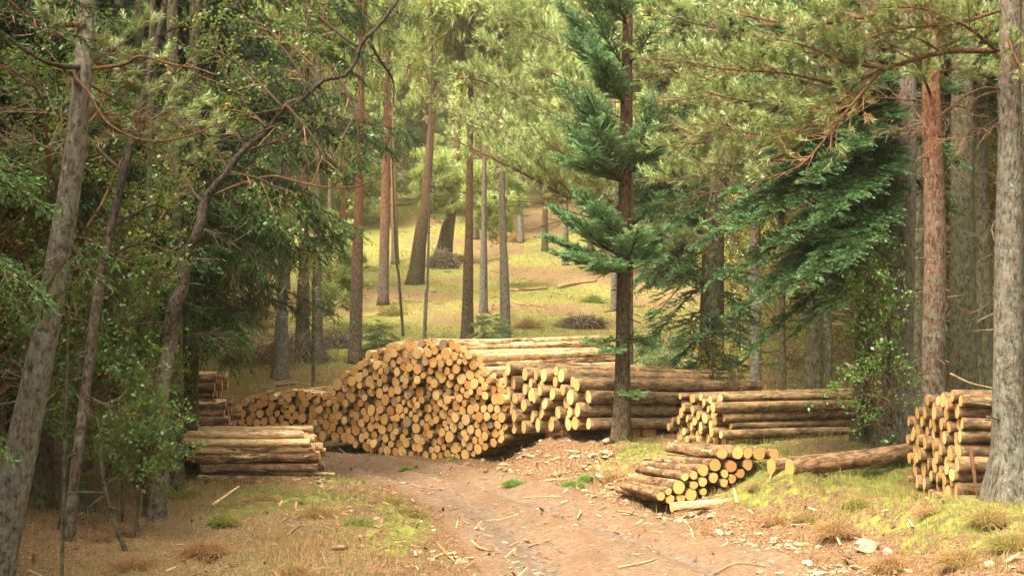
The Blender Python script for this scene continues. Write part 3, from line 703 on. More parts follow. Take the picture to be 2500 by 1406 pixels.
PLACE_WORDS = {
    'main': 'tall stack by the track', 'right': 'raised stack by fir',
    'orange': 'low orange stack', 'front_long': 'middle right stack',
    'far_right': 'far right stack', 'low': 'low roadside stack'}
def size_word(r, pile):
    return 'thin' if r < .068 else ('thick' if r > .1 else 'medium')
def tone_word(t): return 'grey' if t < .1 else ('orange' if t < .34 else ('honey' if t < .6 else 'cream'))
def log_label(lg, i):
    p = lg['pile']; f = lg['info']; tw = tone_word(lg['tone']); sw = size_word(lg['r'], p)
    if p == 'pair': return ('left of two long reddish logs lying on the mossy bank' if f['which'] == 'left' else 'right and nearer of two long reddish logs on the mossy bank'), None
    if p == 'lone': return 'single pale peeled log lying on the ground beside the white stones', None
    return None, None
def build_logs():
    logs = ALL_LOGS
    for lg in logs:
        fp = to_px(lg['p'])[0]; Y = lg['p'][1]; e = lg['p'] + lg['a'] * lg['L']; q = to_px(e)[0]
        lg['fpx'] = fp; lg['show'] = (lg['r'] / Y) ** 2 * (3 if lg['pile'] in ('left', 'behind_left') and lg['info']['c'] == 0 else (.05 if lg['pile'] in ('left', 'behind_left') else 1))
        if lg['pile'] in ('pair', 'lone', 'low', 'bearer', 'far_right', 'front_long', 'right'): lg['show'] += 1
    logs.sort(key=lambda l: -l['show'])
    single, rest = logs[:300], logs[300:]
    # order within each stack: rows from the top, places from the left
    by = {}
    for lg in single: by.setdefault(lg['pile'], []).append(lg)
    ORD = ['', 'second ', 'third ', 'fourth ', 'fifth ', 'sixth ', 'seventh ', 'eighth ', 'ninth ', 'tenth ', 'eleventh ', 'twelfth ', 'thirteenth ', 'fourteenth ', 'fifteenth ', 'sixteenth ', 'seventeenth ', 'eighteenth ', 'nineteenth ', 'twentieth ']
    for p, ls in by.items():
        if p in ('left', 'behind_left'):
            front = sorted([l for l in ls if l['info']['c'] == 0], key=lambda l: l['info']['row']); n = len(front)
            nm = 'the left stack' if p == 'left' else 'the shaded stack behind the spruce'
            for k, l in enumerate(front):
                wh = 'topmost' if k == 0 else ('bottom' if k == n - 1 else (ORD[k] + 'from the top'))
                l['label'] = ('patchy pale ' if l['peel'] > .55 else 'dark barked ') + 'log side on, %s in %s' % (wh, nm)
            for l in ls:
                if l['info']['c']: l['label'] = 'barked log hidden behind the front logs of ' + nm
            continue
        if p == 'bearer':
            ls.sort(key=lambda l: l['fpx'][0])
            for k, l in enumerate(ls): l['label'] = ('left' if k == 0 else 'right') + ' one of two pale log butts under the stack by the fir trunk'
            continue
        if p in ('pair', 'lone'):
            for l in ls: l['label'] = log_label(l, 0)[0]
            continue
        h = 14 if p in ('main', 'orange') else (38 if p == 'right' else 26)
        rows = {}
        for l in ls: rows.setdefault(int(round(l['fpx'][1] / h)), []).append(l)
        ks = sorted(rows); nr = len(ks); cnt = {}
        for ri, k in enumerate(ks):
            rw = sorted(rows[k], key=lambda l: l['fpx'][0]); n = len(rw)
            rword = 'top' if ri == 0 else ('bottom' if ri == nr - 1 else (ORD[ri] + 'highest' if ri < 10 and ri <= nr // 2 else (ORD[min(nr - 1 - ri, 19)] + 'lowest')))
            for c, l in enumerate(rw):
                cw = 'leftmost' if c == 0 else ('rightmost' if c == n - 1 else (ORD[c] + 'from left' if c <= n // 2 else ORD[n - 1 - c] + 'from right'))
                l['label'] = '%s log end, %s in %s row, %s' % (tone_word(l['tone']), cw, rword, PLACE_WORDS[p])
    GR = {'main': 'logs of the tall stack beside the track', 'right': 'logs of the raised stack by the fir trunk', 'orange': 'logs of the low orange stack', 'front_long': 'logs of the middle right stack',
          'far_right': 'logs of the far right stack', 'low': 'thick logs of the low roadside stack', 'left': 'logs of the left stack lying across the view', 'behind_left': 'logs of the shaded stack behind the spruce',
          'bearer': 'log butts under the raised stack', 'pair': 'two long logs on the mossy bank', 'lone': None}
    acc = []; acct = []; accp = []; accl = []; accm = []
    for lg in logs:
        rng = np.random.default_rng(lg['seed']); body, f, b = log_arrays(lg['L'], lg['r'], rng, bend=lg['bend'])
        Rm = np.array(rot_to(lg['a'], rng.uniform(0, 6.28))); off = rng.uniform(-5, 5, 3); off[:2] *= 1
        lg['geo'] = (body, f, b, Rm, off)
    for lg in single:
        body, f, b, Rm, off = lg['geo']
        offb = np.array([0, 0, off[2]])
        V, L_, S_ = body
        me = new_mesh('log', V, L_, S_, [M['log_bark']], None, {'tone': np.full(len(S_), lg['tone']), 'peel': np.full(len(S_), lg['peel'])}, {'lp': V + off}, True)
        o = link('log', me); o.matrix_world = Matrix.Translation(Vector(lg['p'])) @ Matrix(Rm.tolist()).to_4x4()
        tag(o, lg['label'], 'log', GR[lg['pile']])
        for (v, l_, s_) in (f, b):
            mc = new_mesh('sawn_end', v, l_, s_, [M['log_cut']], None, {'tone': np.full(len(s_), lg['tone'])}, {'lp': v * [1, 1, .2] + offb * [0, 0, 1]})
            link('sawn_end', mc, o)
    if rest:
        Vs = []; L = []; S = []; mi = []; tn = []; pl = []; lp = []; o_ = 0
        for lg in rest:
            body, f, b, Rm, off = lg['geo']
            for q, (v, l_, s_) in enumerate((body, f, b)):
                Vs.append(v @ Rm.T + lg['p']); lp.append(v + off if q == 0 else v * [1, 1, .2] + np.array([0, 0, off[2]])); L.append(l_ + o_); S.append(s_); o_ += len(v)
                mi.append(np.full(len(s_), 0 if q == 0 else 1)); tn.append(np.full(len(s_), lg['tone'])); pl.append(np.full(len(s_), lg['peel']))
        me = new_mesh('small_logs', np.vstack(Vs), np.concatenate(L), np.concatenate(S), [M['log_bark'], M['log_cut']], np.concatenate(mi), {'tone': np.concatenate(tn), 'peel': np.concatenate(pl)}, {'lp': np.vstack(lp)})
        tag(link('small_logs', me), 'smaller logs filling the tall stack and the stacks behind it', 'logs', None, 'stuff')
    print('logs', {k: len(v) for k, v in by.items()}, 'rest', len(rest), [sum(1 for l in logs if l['pile'] == p) for p in GR])
build_logs()
print('logs done', round(time.time() - T00, 1))

# ------------------------------------------------------------------ trees
def P3(px, row, Y): return at(px, row, Y)
def trunk_part(name, root, pts, wpx, mat, origin, seg=20, rough=.05, flare=.35, seed=0, n=60):
    P = smooth_path([at(*p) for p in pts], n)
    Ys = P[:, 1]; wk = np.interp(np.linspace(0, 1, n), np.linspace(0, 1, len(wpx)), wpx)
    rad = wk / 2 * m_per_px(Ys)
    V, L_, S_ = tube(P, rad, seg, rough, seed, flare)
    o = link(name, new_mesh(name, V - origin, L_, S_, [mat], smooth=True), root); return o, P, rad
def limb_part(root, pts, r0, r1, mat, origin, seg=8, n=24, name='branch'):
    P = smooth_path([at(*p) for p in pts], n)
    V, L_, S_ = tube(P, np.linspace(r0, r1, n), seg, .10, r0 * 100)
    return link(name, new_mesh(name, V - origin, L_, S_, [mat], smooth=True), root)
def stub_parts(P, rad, rng, k, i0=4, i1=40, ln=(.05, .35)):
    """broken dead branch stubs down a trunk"""
    parts = []
    for _ in range(k):
        i = int(rng.integers(i0, i1)); az = rng.uniform(0, 6.28); d = np.array([math.cos(az), math.sin(az), rng.uniform(-.3, .4)])
        l = rng.uniform(*ln); Q = smooth_path([P[i], P[i] + d * l * .5, P[i] + d * l + [0, 0, rng.uniform(-.1, .1) * l]], 6)
        parts.append(tube(Q, np.linspace(.010, .004, 6) + rad[i] * .03, 5))
    return parts
TREES = []
def near_tree(name, label, cat, trunk, wpx, bark, boughs=(), kind='pine', mat=None, seed=0, group=None, limbs=(), stubs=10, seg=20, flare=.35,
              twigmat='twig', dens=1.0, tone=.55, tipt=.25, L1=.5, extra=None, rough=.05, limbmat='bark_limb', lo=False, prm=None, scale=1.0, stubmat=None, base_fix=True):
    rng = np.random.default_rng(seed)
    trunk = [tuple(t) for t in trunk]
    b = at(*trunk[0]); z = gz(b[0], b[1]) - .06
    origin = np.array([b[0], b[1], z])
    # let the foot reach the ground
    pts = [at(*t) for t in trunk]; root = empty(name, origin, label, cat, group)
    if base_fix: pts[0] = origin.copy()
    n = 60; P = smooth_path(pts, n); wk = np.interp(np.linspace(0, 1, n), np.linspace(0, 1, len(wpx)), wpx); rad = wk / 2 * m_per_px(P[:, 1])
    V, L_, S_ = tube(P, rad, seg, rough, seed % 50, flare)
    link('trunk', new_mesh('trunk', *(lambda q: (q[0] - origin, q[1], q[2]))(join([(V, L_, S_)] + stub_parts(P, rad, rng, stubs))), [M[bark]], smooth=True), root)
    for lb in limbs: limb_part(root, lb[0], lb[1], lb[2], M[lb[3] if len(lb) > 3 else limbmat], origin)
    F = Fol()
    for bg_ in boughs:
        o = dict(kind=kind, L1=L1, dens=dens, tone=tone, tipt=tipt, lo=lo, t0=.15, prm=prm, scale=scale); o.update(bg_[1] if len(bg_) > 1 else {})
        r0 = o.pop('r', .018); lm = o.pop('limb', True)
        pp = [at(*q) for q in bg_[0]]
        Q = bough(F, pp, o.pop('kind'), o.pop('L1'), rng, r0=r0, **o)
        if lm:
            V, L_, S_ = tube(Q[::2], np.linspace(r0, r0 * .3, len(Q[::2])), 6, .08, 3)
            link('branch', new_mesh('branch', V - origin, L_, S_, [M[limbmat]], smooth=True), root)
    if extra: extra(F, P, rng)
    if F.t:
        link('crown', F.mesh('crown', [M[mat], M[twigmat]], origin), root)
    return root

# --- loose canonical boughs for whole trees, along +X
def canon(kind, L, L1, seed, scale, dens, droop, rise=0.0, **kw):
    F = Fol(); rng = np.random.default_rng(seed)
    pts = [np.array([0, 0, 0.]), np.array([L * .35, L * .04 * rng.normal(), rise * L * .3]), np.array([L * .7, L * .05 * rng.normal(), rise * L * .6 + droop * L * .5]), np.array([L, L * .05 * rng.normal(), rise * L + droop * L])]
    bough(F, pts, kind, L1, rng, lo=True, scale=scale, dens=dens, r0=.02, **kw)
    Q = smooth_path(pts, 7); F.add(cones(Q[:-1], Q[1:], np.linspace(.028, .01, 6), np.linspace(.024, .006, 6)), .5, 1)
    return F.arrays()
CAN = {
    'pine_far': [canon('pine', 2.2, 1.0, 100 + i, 2.3, 1.6, .02, .22, t0=.3, tone=.55, tipt=.5) for i in range(4)],
    'spruce_far': [canon('spruce', 2.2, .65, 110 + i, 2.0, 1.5, -.25, -.05, t0=.08, tone=.5, tipt=.3) for i in range(4)],
    'pine_mid': [canon('pine', 2.2, .8, 120 + i, 1.4, 1.4, .02, .18, t0=.3, tone=.55, tipt=.5) for i in range(4)],
    'spruce_mid': [canon('spruce', 2.3, .6, 130 + i, 1.3, 1.5, -.25, -.05, t0=.05, tone=.45, tipt=.35) for i in range(4)],
    'leaf_mid': [canon('leaf', 1.6, .8, 140 + i, 1.1, 1.3, .05, .3, t0=.1, tone=.55, tipt=.2) for i in range(4)],
    'bare': [canon('bare', 1.4, .5, 150 + i, 1.6, .8, -.2, -.05, t0=.2) for i in range(3)],
}
def whorl(F, can, x, z, n, L, pitch, rng, roll=.3, dt=0.0):
    for k in range(n):
        az = rng.uniform(0, 2 * np.pi); s = L * rng.uniform(.7, 1.2); a = can[rng.integers(len(can))]
        Rm = Matrix.Rotation(az, 3, 'Z') @ Matrix.Rotation(-(pitch + rng.normal(0, .15)), 3, 'Y') @ Matrix.Rotation(rng.normal(0, roll), 3, 'X')
        F.add_xf(a, np.array(Rm) * s, (x[0], x[1], z + rng.normal(0, .15)), dt + rng.normal(0, .08))
def proto_tree(kind, H, seed, r=.17, lean=.02, tier='far', zf=None):
    """trunk and crown meshes of a whole tree standing at the origin"""
    rng = np.random.default_rng(seed); F = Fol()
    b = [rng.normal(0, lean) * H, rng.normal(0, lean) * H]; n = 14
    zz = np.linspace(-.3, H, n); P = np.stack([b[0] * (zz / H) ** 1.5 + .08 * np.sin(zz * .5 + seed), b[1] * (zz / H) ** 1.5 + .06 * np.sin(zz * .6 + seed * 2), zz], 1)
    V = tube(P, r * (1 - .85 * np.linspace(0, 1, n) ** 1.3), 10, .06, seed % 30, .35)
    def ax(z): return (np.interp(z, zz, P[:, 0]), np.interp(z, zz, P[:, 1]))
    if kind == 'pine':
        z0 = H * (zf or rng.uniform(.30, .45)); z = z0
        while z < H:
            t = (z - z0) / (H - z0); wd = (.6 + 1.25 * math.sin(min(1, t * 1.15 + .12) * math.pi) ** .7) * rng.uniform(.6, 1.15)
            whorl(F, CAN['pine_' + tier], ax(z), z, rng.integers(3, 6), max(.3, wd), .15 + .5 * t, rng)
            z += rng.uniform(.28, .55)
        for _ in range(7): 
            zb = rng.uniform(min(H * .2, z0 * .5), z0); whorl(F, CAN['bare'], ax(zb), zb, 1, rng.uniform(.5, 1.0), -.1, rng)
    elif kind == 'spruce':
        z0 = H * rng.uniform(.12, .30); z = z0
        while z < H:
            t = (z - z0) / (H - z0); wd = .12 + 1.05 * (1 - t) ** .85 * min(1, .55 + t * 4)
            whorl(F, CAN['spruce_' + tier], ax(z), z, rng.integers(4, 7), wd * rng.uniform(.8, 1.1), -.05 + .5 * t, rng, .15)
            z += .34 if tier == 'far' else .30
        for _ in range(14): 
            zb = rng.uniform(H * .03, z0 + .5); whorl(F, CAN['bare'], ax(zb), zb, 1, rng.uniform(.6, 1.2), -.15, rng)
    elif kind == 'highspruce':     # tall stem, dead twigs low down, live crown only from half way up
        z0 = H * rng.uniform(.38, .5); z = z0
        while z < H:
            t = (z - z0) / (H - z0); wd = .12 + 1.0 * (1 - t) ** .85 * min(1, .55 + t * 4)
            whorl(F, CAN['spruce_' + tier], ax(z), z, rng.integers(4, 6), wd * rng.uniform(.8, 1.1), -.05 + .5 * t, rng, .15)
            z += .36
        for _ in range(34): 
            zb = rng.uniform(H * .04, z0 + .5); whorl(F, CAN['bare'], ax(zb), zb, 1, rng.uniform(.5, 1.1), -.12, rng)
    else:
        z = H * .15
        while z < H:
            t = z / H; whorl(F, CAN['leaf_mid'], ax(z), z, rng.integers(2, 4), (.35 + .75 * math.sin(t * 3.0)) * H / 5, .25 + .5 * t, rng)
            z += H * .07
    V0, L_, S_ = V
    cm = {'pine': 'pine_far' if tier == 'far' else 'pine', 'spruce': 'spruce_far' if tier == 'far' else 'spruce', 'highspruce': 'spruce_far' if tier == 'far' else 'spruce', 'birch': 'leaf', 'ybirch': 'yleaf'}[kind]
    tm = {'pine': 'bark_pine', 'spruce': 'bark_dark', 'highspruce': 'bark_dark', 'birch': 'bark_dark', 'ybirch': 'bark_dark'}[kind]
    mt = new_mesh('trunk', V0, L_, S_, [M[tm]], smooth=True)
    mc = F.mesh('crown', [M[cm], M['twig'] if kind not in ('spruce', 'highspruce') else M['deadtwig']])
    return mt, mc
PROTO = {
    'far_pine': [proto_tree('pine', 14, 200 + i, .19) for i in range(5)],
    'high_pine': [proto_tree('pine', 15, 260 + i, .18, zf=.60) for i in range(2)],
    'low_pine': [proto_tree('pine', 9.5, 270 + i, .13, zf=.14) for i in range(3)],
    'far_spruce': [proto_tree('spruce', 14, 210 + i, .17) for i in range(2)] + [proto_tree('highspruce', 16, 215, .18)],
    'mid_spruce': [proto_tree('spruce', 12, 220 + i, .15, tier='mid') for i in range(2)],
    'mid_stem': [proto_tree('highspruce', 15, 226 + i, .15, tier='mid') for i in range(2)],
    'mid_pine': [proto_tree('pine', 13, 230 + i, .17, tier='mid') for i in range(2)],
    'birch': [proto_tree('birch', 4.2, 240 + i, .05) for i in range(2)],
    'ybirch': [proto_tree('ybirch', 5.0, 245 + i, .05) for i in range(2)],
    'young_fir': [proto_tree('spruce', 3.2, 250, .04, tier='far')],
}
def plant(kind, var, x, y, s, rz, label, cat, group, name, sink=.1, trunkmat=None):
    mt, mc = PROTO[kind][var % len(PROTO[kind])]
    r = empty(name, (x, y, gz(x, y) - sink), label, cat, group); r.rotation_euler = (0, 0, rz); r.scale = (s, s, s)
    link('trunk', mt, r); link('crown', mc, r)
    return r
print('protos', round(time.time() - T00, 1), {k: len(v[0][1].polygons) for k, v in PROTO.items()})

# ---- the single trees of the photograph ------------------------------------
# leaning pine at the left edge
Y = 9.6
near_tree('leaning_pine', 'leaning grey and red scots pine trunk at the left edge', 'tree',
    [(-25, 1450, Y), (45, 1130, Y), (105, 840, Y), (150, 590, Y), (182, 380, Y), (200, 200, Y), (212, 0, Y + .1), (228, -350, Y + .2)], [86, 76, 64, 58, 52, 46, 42, 34], 'bark_grey',
    boughs=[([(205, 200, Y), (300, 250, Y + .4), (420, 300, Y + .6), (540, 340, Y + .8)], dict(L1=.42, tone=.62, r=.010, bare=.35)),
            ([(205, 215, Y), (300, 320, Y + .8), (400, 380, Y + 1), (500, 400, Y + 1.2)], dict(L1=.35, tone=.6, r=.008, bare=.45)),
            ([(210, 150, Y), (320, 170, Y + .5), (440, 210, Y + .9)], dict(L1=.3, tone=.6, r=.01, bare=.3)),
            ([(205, 120, Y), (100, 60, Y + .4), (0, 40, Y + .5)], dict(L1=.35, tone=.5, r=.012)),
            ([(205, 160, Y), (280, 120, Y + .4), (360, 60, Y + .6)], dict(L1=.3, tone=.5, r=.012)),
            ([(120, 700, Y), (60, 690, Y + .6), (-40, 640, Y + .9)], dict(L1=.3, kind='bare', r=.006)),
            ([(90, 880, Y), (20, 940, Y + .6), (-60, 960, Y + .9)], dict(L1=.3, kind='bare', r=.006)),
            ([(185, 300, Y), (80, 260, Y + .6), (-40, 190, Y + .9)], dict(L1=.4, kind='bare', r=.008)),
            ([(185, 400, Y), (90, 350, Y + .6), (-40, 330, Y + .9)], dict(L1=.4, kind='bare', r=.008)),
            ([(100, 900, Y), (200, 960, Y + .4), (330, 1010, Y + .9)], dict(L1=.25, kind='bare', r=.006)),
            ([(205, 270, Y), (420, 300, Y + .5), (520, 330, Y + .6)], dict(L1=.28, kind='bare', r=.004))],
    kind='pine', mat='pine', seed=301, stubs=14, dens=1.1, twigmat='deadtwig',
    limbs=[([(170, 178, Y - .1), (215, 225, Y - .15), (262, 300, Y - .2), (350, 343, Y - .2), (450, 335, Y - .2), (548, 298, Y - .2)], .014, .006),
           ([(205, 165, Y), (150, 162, Y - .2), (90, 140, Y - .3), (-10, 70, Y - .4)], .02, .013, 'bark_limb_dark'),
           ([(210, 170, Y), (300, 158, Y + .1), (345, 138, Y), (420, 158, Y - .1), (480, 168, Y - .1), (527, 184, Y - .1)], .016, .006),
           ([(210, 60, Y), (100, 60, Y - .1), (40, 20, Y - .3), (-20, -40, Y - .4)], .02, .012, 'bark_limb')])
# big spruce at the left edge, only boughs reach into the frame
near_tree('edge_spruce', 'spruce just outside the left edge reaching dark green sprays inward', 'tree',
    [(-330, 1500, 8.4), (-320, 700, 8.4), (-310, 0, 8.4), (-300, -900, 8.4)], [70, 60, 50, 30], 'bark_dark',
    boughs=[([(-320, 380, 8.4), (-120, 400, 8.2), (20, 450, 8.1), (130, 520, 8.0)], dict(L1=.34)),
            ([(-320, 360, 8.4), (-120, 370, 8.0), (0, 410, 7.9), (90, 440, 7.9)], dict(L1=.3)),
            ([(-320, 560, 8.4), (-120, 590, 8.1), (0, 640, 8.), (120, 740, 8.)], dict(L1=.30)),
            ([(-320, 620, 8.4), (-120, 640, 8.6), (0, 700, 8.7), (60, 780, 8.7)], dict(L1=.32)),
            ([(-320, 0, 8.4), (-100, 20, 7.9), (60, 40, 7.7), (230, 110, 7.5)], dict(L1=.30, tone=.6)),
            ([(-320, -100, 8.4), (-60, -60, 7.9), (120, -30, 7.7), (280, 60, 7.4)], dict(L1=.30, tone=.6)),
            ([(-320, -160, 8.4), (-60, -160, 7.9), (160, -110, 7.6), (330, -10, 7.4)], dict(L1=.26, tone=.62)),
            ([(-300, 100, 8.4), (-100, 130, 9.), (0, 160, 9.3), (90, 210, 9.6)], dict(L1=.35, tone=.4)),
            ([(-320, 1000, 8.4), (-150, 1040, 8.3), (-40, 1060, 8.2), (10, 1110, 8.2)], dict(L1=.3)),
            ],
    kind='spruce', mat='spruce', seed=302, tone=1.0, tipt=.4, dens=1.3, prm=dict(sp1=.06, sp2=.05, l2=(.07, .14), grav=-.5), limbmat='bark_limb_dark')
near_tree('small_spruce', 'small spruce sprays hanging in front of the leaning pine trunk', 'tree',
    [(150, 1420, 8.9), (160, 1000, 8.9), (175, 640, 8.9), (190, 560, 8.9)], [9, 8, 6, 3], 'bark_dark',
    boughs=[([(175, 600, 8.9), (210, 640, 8.7), (250, 690, 8.6), (275, 720, 8.6)], dict(L1=.16)),
            ([(175, 620, 8.9), (140, 660, 8.7), (110, 720, 8.6), (100, 790, 8.6)], dict(L1=.16)),
            ([(180, 580, 8.9), (220, 590, 9.1), (270, 620, 9.1), (300, 650, 9.1)], dict(L1=.14)),
            ([(170, 700, 8.9), (130, 730, 8.7), (90, 770, 8.6), (60, 790, 8.6)], dict(L1=.14))],
    kind='spruce', mat='spruce', seed=303, tone=.85, stubs=3, prm=dict(sp1=.05, sp2=.04, l2=(.05, .10), grav=-.5), limbmat='bark_limb_dark')
# crooked birch
Y = 12.2
near_tree('crooked_birch', 'blotchy crooked birch bending over the left side of the clearing', 'tree',
    [(383, 1332, Y), (384, 1240, Y), (392, 1150, Y), (388, 1040, Y), (400, 920, Y), (416, 840, Y + .1), (420, 760, Y), (446, 700, Y), (450, 640, Y), (486, 560, Y - .1), (500, 490, Y), (548, 430, Y), (592, 368, Y), (655, 318, Y + .1), (700, 255, Y), (742, 238, Y + .2), (790, 196, Y + .3), (840, 186, Y + .3), (868, 150, Y + .4), (884, 105, Y + .4), (940, 45, Y + .5), (1010, -60, Y + .6)],
    [40, 39, 38, 37, 35, 33, 31, 30, 29, 25, 22, 18, 15, 13, 12, 12, 11, 11, 10, 10, 9, 8], 'bark_birch', kind='leaf', mat='leaf', seed=304, tone=.62, L1=.48, rough=.12, stubs=26, limbmat='bark_limb_dark', dens=1.15,
    boughs=[([(690, 262, Y), (620, 190, Y + .3), (540, 130, Y + .5), (450, 110, Y + .7)],), ([(760, 228, Y), (700, 130, Y + .3), (640, 60, Y + .4), (560, 10, Y + .4)],),
            ([(880, 120, Y + .4), (800, 60, Y + .5), (740, 0, Y + .6), (660, -60, Y + .6)],), ([(600, 360, Y), (540, 280, Y + .2), (470, 230, Y + .4), (390, 210, Y + .5)],),
            ([(830, 190, Y + .3), (860, 260, Y + .2), (875, 330, Y + .1), (870, 400, Y)], dict(bare=.4)), ([(700, 258, Y), (760, 330, Y - .1), (800, 400, Y - .2), (830, 470, Y - .2)], dict(bare=.5)),
            ([(590, 372, Y), (660, 350, Y + .4), (740, 330, Y + .6), (800, 300, Y + .8)], dict(bare=.3)), ([(560, 420, Y), (640, 440, Y - .2), (690, 480, Y - .2), (720, 540, Y - .2)], dict(tone=.5)),
            ([(650, 310, Y), (600, 260, Y + .6), (560, 200, Y + .9), (500, 60, Y + 1.1)],), ([(780, 215, Y + .3), (760, 150, Y + .7), (720, 90, Y + .9), (700, 20, Y + 1.1)],),
            ([(900, 100, Y + .4), (930, 150, Y + .5), (960, 200, Y + .6), (960, 260, Y + .6)], dict(bare=.4)), ([(500, 500, Y), (440, 440, Y + .4), (380, 400, Y + .6), (310, 380, Y + .8)], dict(tone=.4)),
            ([(430, 740, Y), (370, 680, Y + .4), (300, 640, Y + .5), (220, 610, Y + .6)], dict(tone=.5)), ([(560, 420, Y), (500, 330, Y + .6), (420, 300, Y + .9), (340, 260, Y + 1.)], dict(tone=.5))],
    limbs=[([(520, 478, Y), (580, 452, Y - .1), (660, 430, Y - .2), (720, 442, Y - .2), (780, 455, Y - .3), (850, 458, Y - .3), (905, 445, Y - .3), (935, 425, Y - .3), (938, 400, Y - .3)], .013, .006, 'bark_limb'),
           ([(740, 240, Y), (700, 262, Y), (610, 280, Y), (540, 290, Y + .1), (480, 300, Y + .1)], .012, .006, 'bark_limb_dark'),
           ([(740, 235, Y), (752, 190, Y), (760, 160, Y - .1), (820, 165, Y - .1)], .009, .004, 'bark_limb_dark'),
           ([(690, 300, Y), (640, 320, Y), (575, 345, Y), (540, 340, Y)], .010, .005, 'bark_limb_dark')])
near_tree('slender_birch', 'slender pale stem standing left of the crooked birch', 'tree',
    [(165, 1372, 11.4), (185, 1150, 11.4), (212, 930, 11.5), (242, 700, 11.6), (270, 560, 11.7), (312, 380, 11.8), (360, 200, 12), (400, 20, 12.2), (440, -200, 12.4)], [30, 27, 25, 23, 21, 20, 17, 14, 10], 'bark_birch',
    kind='leaf', mat='leaf', seed=305, L1=.36, tone=.5, limbmat='bark_limb_dark', stubs=6,
    boughs=[([(242, 700, 11.6), (180, 640, 11.9), (120, 620, 12.1), (60, 640, 12.3)],), ([(270, 560, 11.7), (330, 520, 12), (380, 500, 12.2), (420, 520, 12.3)],), ([(250, 640, 11.6), (320, 600, 11.6), (380, 600, 11.5), (430, 640, 11.5)],),
            ([(235, 800, 11.6), (160, 760, 11.8), (90, 770, 12), (30, 800, 12.1)],), ([(300, 420, 11.8), (240, 360, 12.2), (260, 330, 12.2), (220, 420, 12.4)], dict(bare=.5)), ([(385, 90, 12.1), (440, 60, 12.4), (500, 20, 12.6), (560, 20, 12.6)],),
            ([(350, 250, 12), (420, 180, 12.5), (520, 200, 12.8), (600, 240, 13)],)])
# leafy undergrowth on the left
def shrub(name, label, base, tips, mat='leaf', seed=0, Y=12, L1=.30, tone=.55, group=None, dens=1.2, trunk=True, bare=0.0, kind='leaf', prm=None, cat='shrub', w0=9):
    bx, br = base; top = min(tips, key=lambda t: t[1])
    boughs = []
    for t in tips:
        my = (br + t[1]) / 2; Yt = Y + t[2] if len(t) > 2 else Y
        k = rb = .35
        x1 = bx + (top[0] - bx) * .4; y1 = br + (t[1] - br) * .45
        boughs.append(([(x1, y1, Y), (x1 + (t[0] - x1) * .4, y1 + (t[1] - y1) * .55 - 12, (Y + Yt) / 2), (x1 + (t[0] - x1) * .75, y1 + (t[1] - y1) * .9 - 12, Yt), (t[0], t[1] + 8, Yt)], dict(r=.006)))
    return near_tree(name, label, cat, [(bx, br, Y), (bx + (top[0] - bx) * .25, br + (top[1] - br) * .33, Y), (bx + (top[0] - bx) * .5, br + (top[1] - br) * .66, Y), (top[0], top[1] + 30, Y)], [w0, w0 * .8, w0 * .6, w0 * .3], 'bark_dark',
        boughs=boughs, kind=kind, mat=mat, seed=seed, L1=L1, tone=tone, group=group, dens=dens, stubs=0, limbmat='bark_limb_dark', seg=8, prm=prm)
shrub('rowan_bush', 'leafy green bush with yellow flecks beside the left log stack', (330, 1300), [(430, 1010, -.2), (410, 1080, -.3), (330, 960, 0), (260, 900, .2), (200, 930, .4), (380, 880, .2), (120, 1000, .4), (300, 1060, -.3), (440, 1100, -.2), (250, 1010, 0), (180, 1060, .3), (330, 1000, -.2), (400, 1000, 0), (360, 1090, 0)], seed=311, Y=11.6, tone=.72, L1=.40, dens=1.7)
shrub('hazel_bush', 'dark green leafy bush behind the leaning pine trunk', (140, 1330), [(60, 820, 0), (140, 790, .3), (220, 790, .2), (300, 810, .3), (370, 830, .4), (110, 880, 0), (210, 860, -.2), (320, 870, 0), (250, 740, .2), (20, 760, 0)], seed=312, Y=12.0, tone=.6, L1=.40, dens=1.6)
shrub('tall_hazel', 'leafy green sapling tangled high between the two left trunks', (300, 1310), [(180, 520, .2), (260, 480, .4), (330, 520, .2), (400, 560, .2), (230, 590, 0), (330, 600, -.1), (420, 660, 0), (280, 660, .2), (380, 720, .2), (200, 700, .4), (340, 760, .3)], seed=313, Y=12.4, tone=.6, L1=.40, dens=1.5)
shrub('yellow_sapling', 'yellow green sapling in front of the grey trunk left of the clearing', (765, 760), [(720, 640, 0), (760, 620, 0), (800, 640, 0), (780, 690, 0), (740, 700, 0), (810, 600, 0), (770, 580, 0)], mat='yleaf', seed=314, Y=30, L1=.5, tone=.6, dens=.8)
near_tree('dead_sapling', 'thin dark crooked stem leaning left below the leafy bush', 'sapling', [(313, 1362, 10.9), (285, 1290, 10.9), (262, 1220, 10.95), (248, 1140, 11), (240, 1060, 11)], [13, 12, 11, 10, 7], 'bark_dark', seed=315, stubs=5, flare=.1, seg=8)
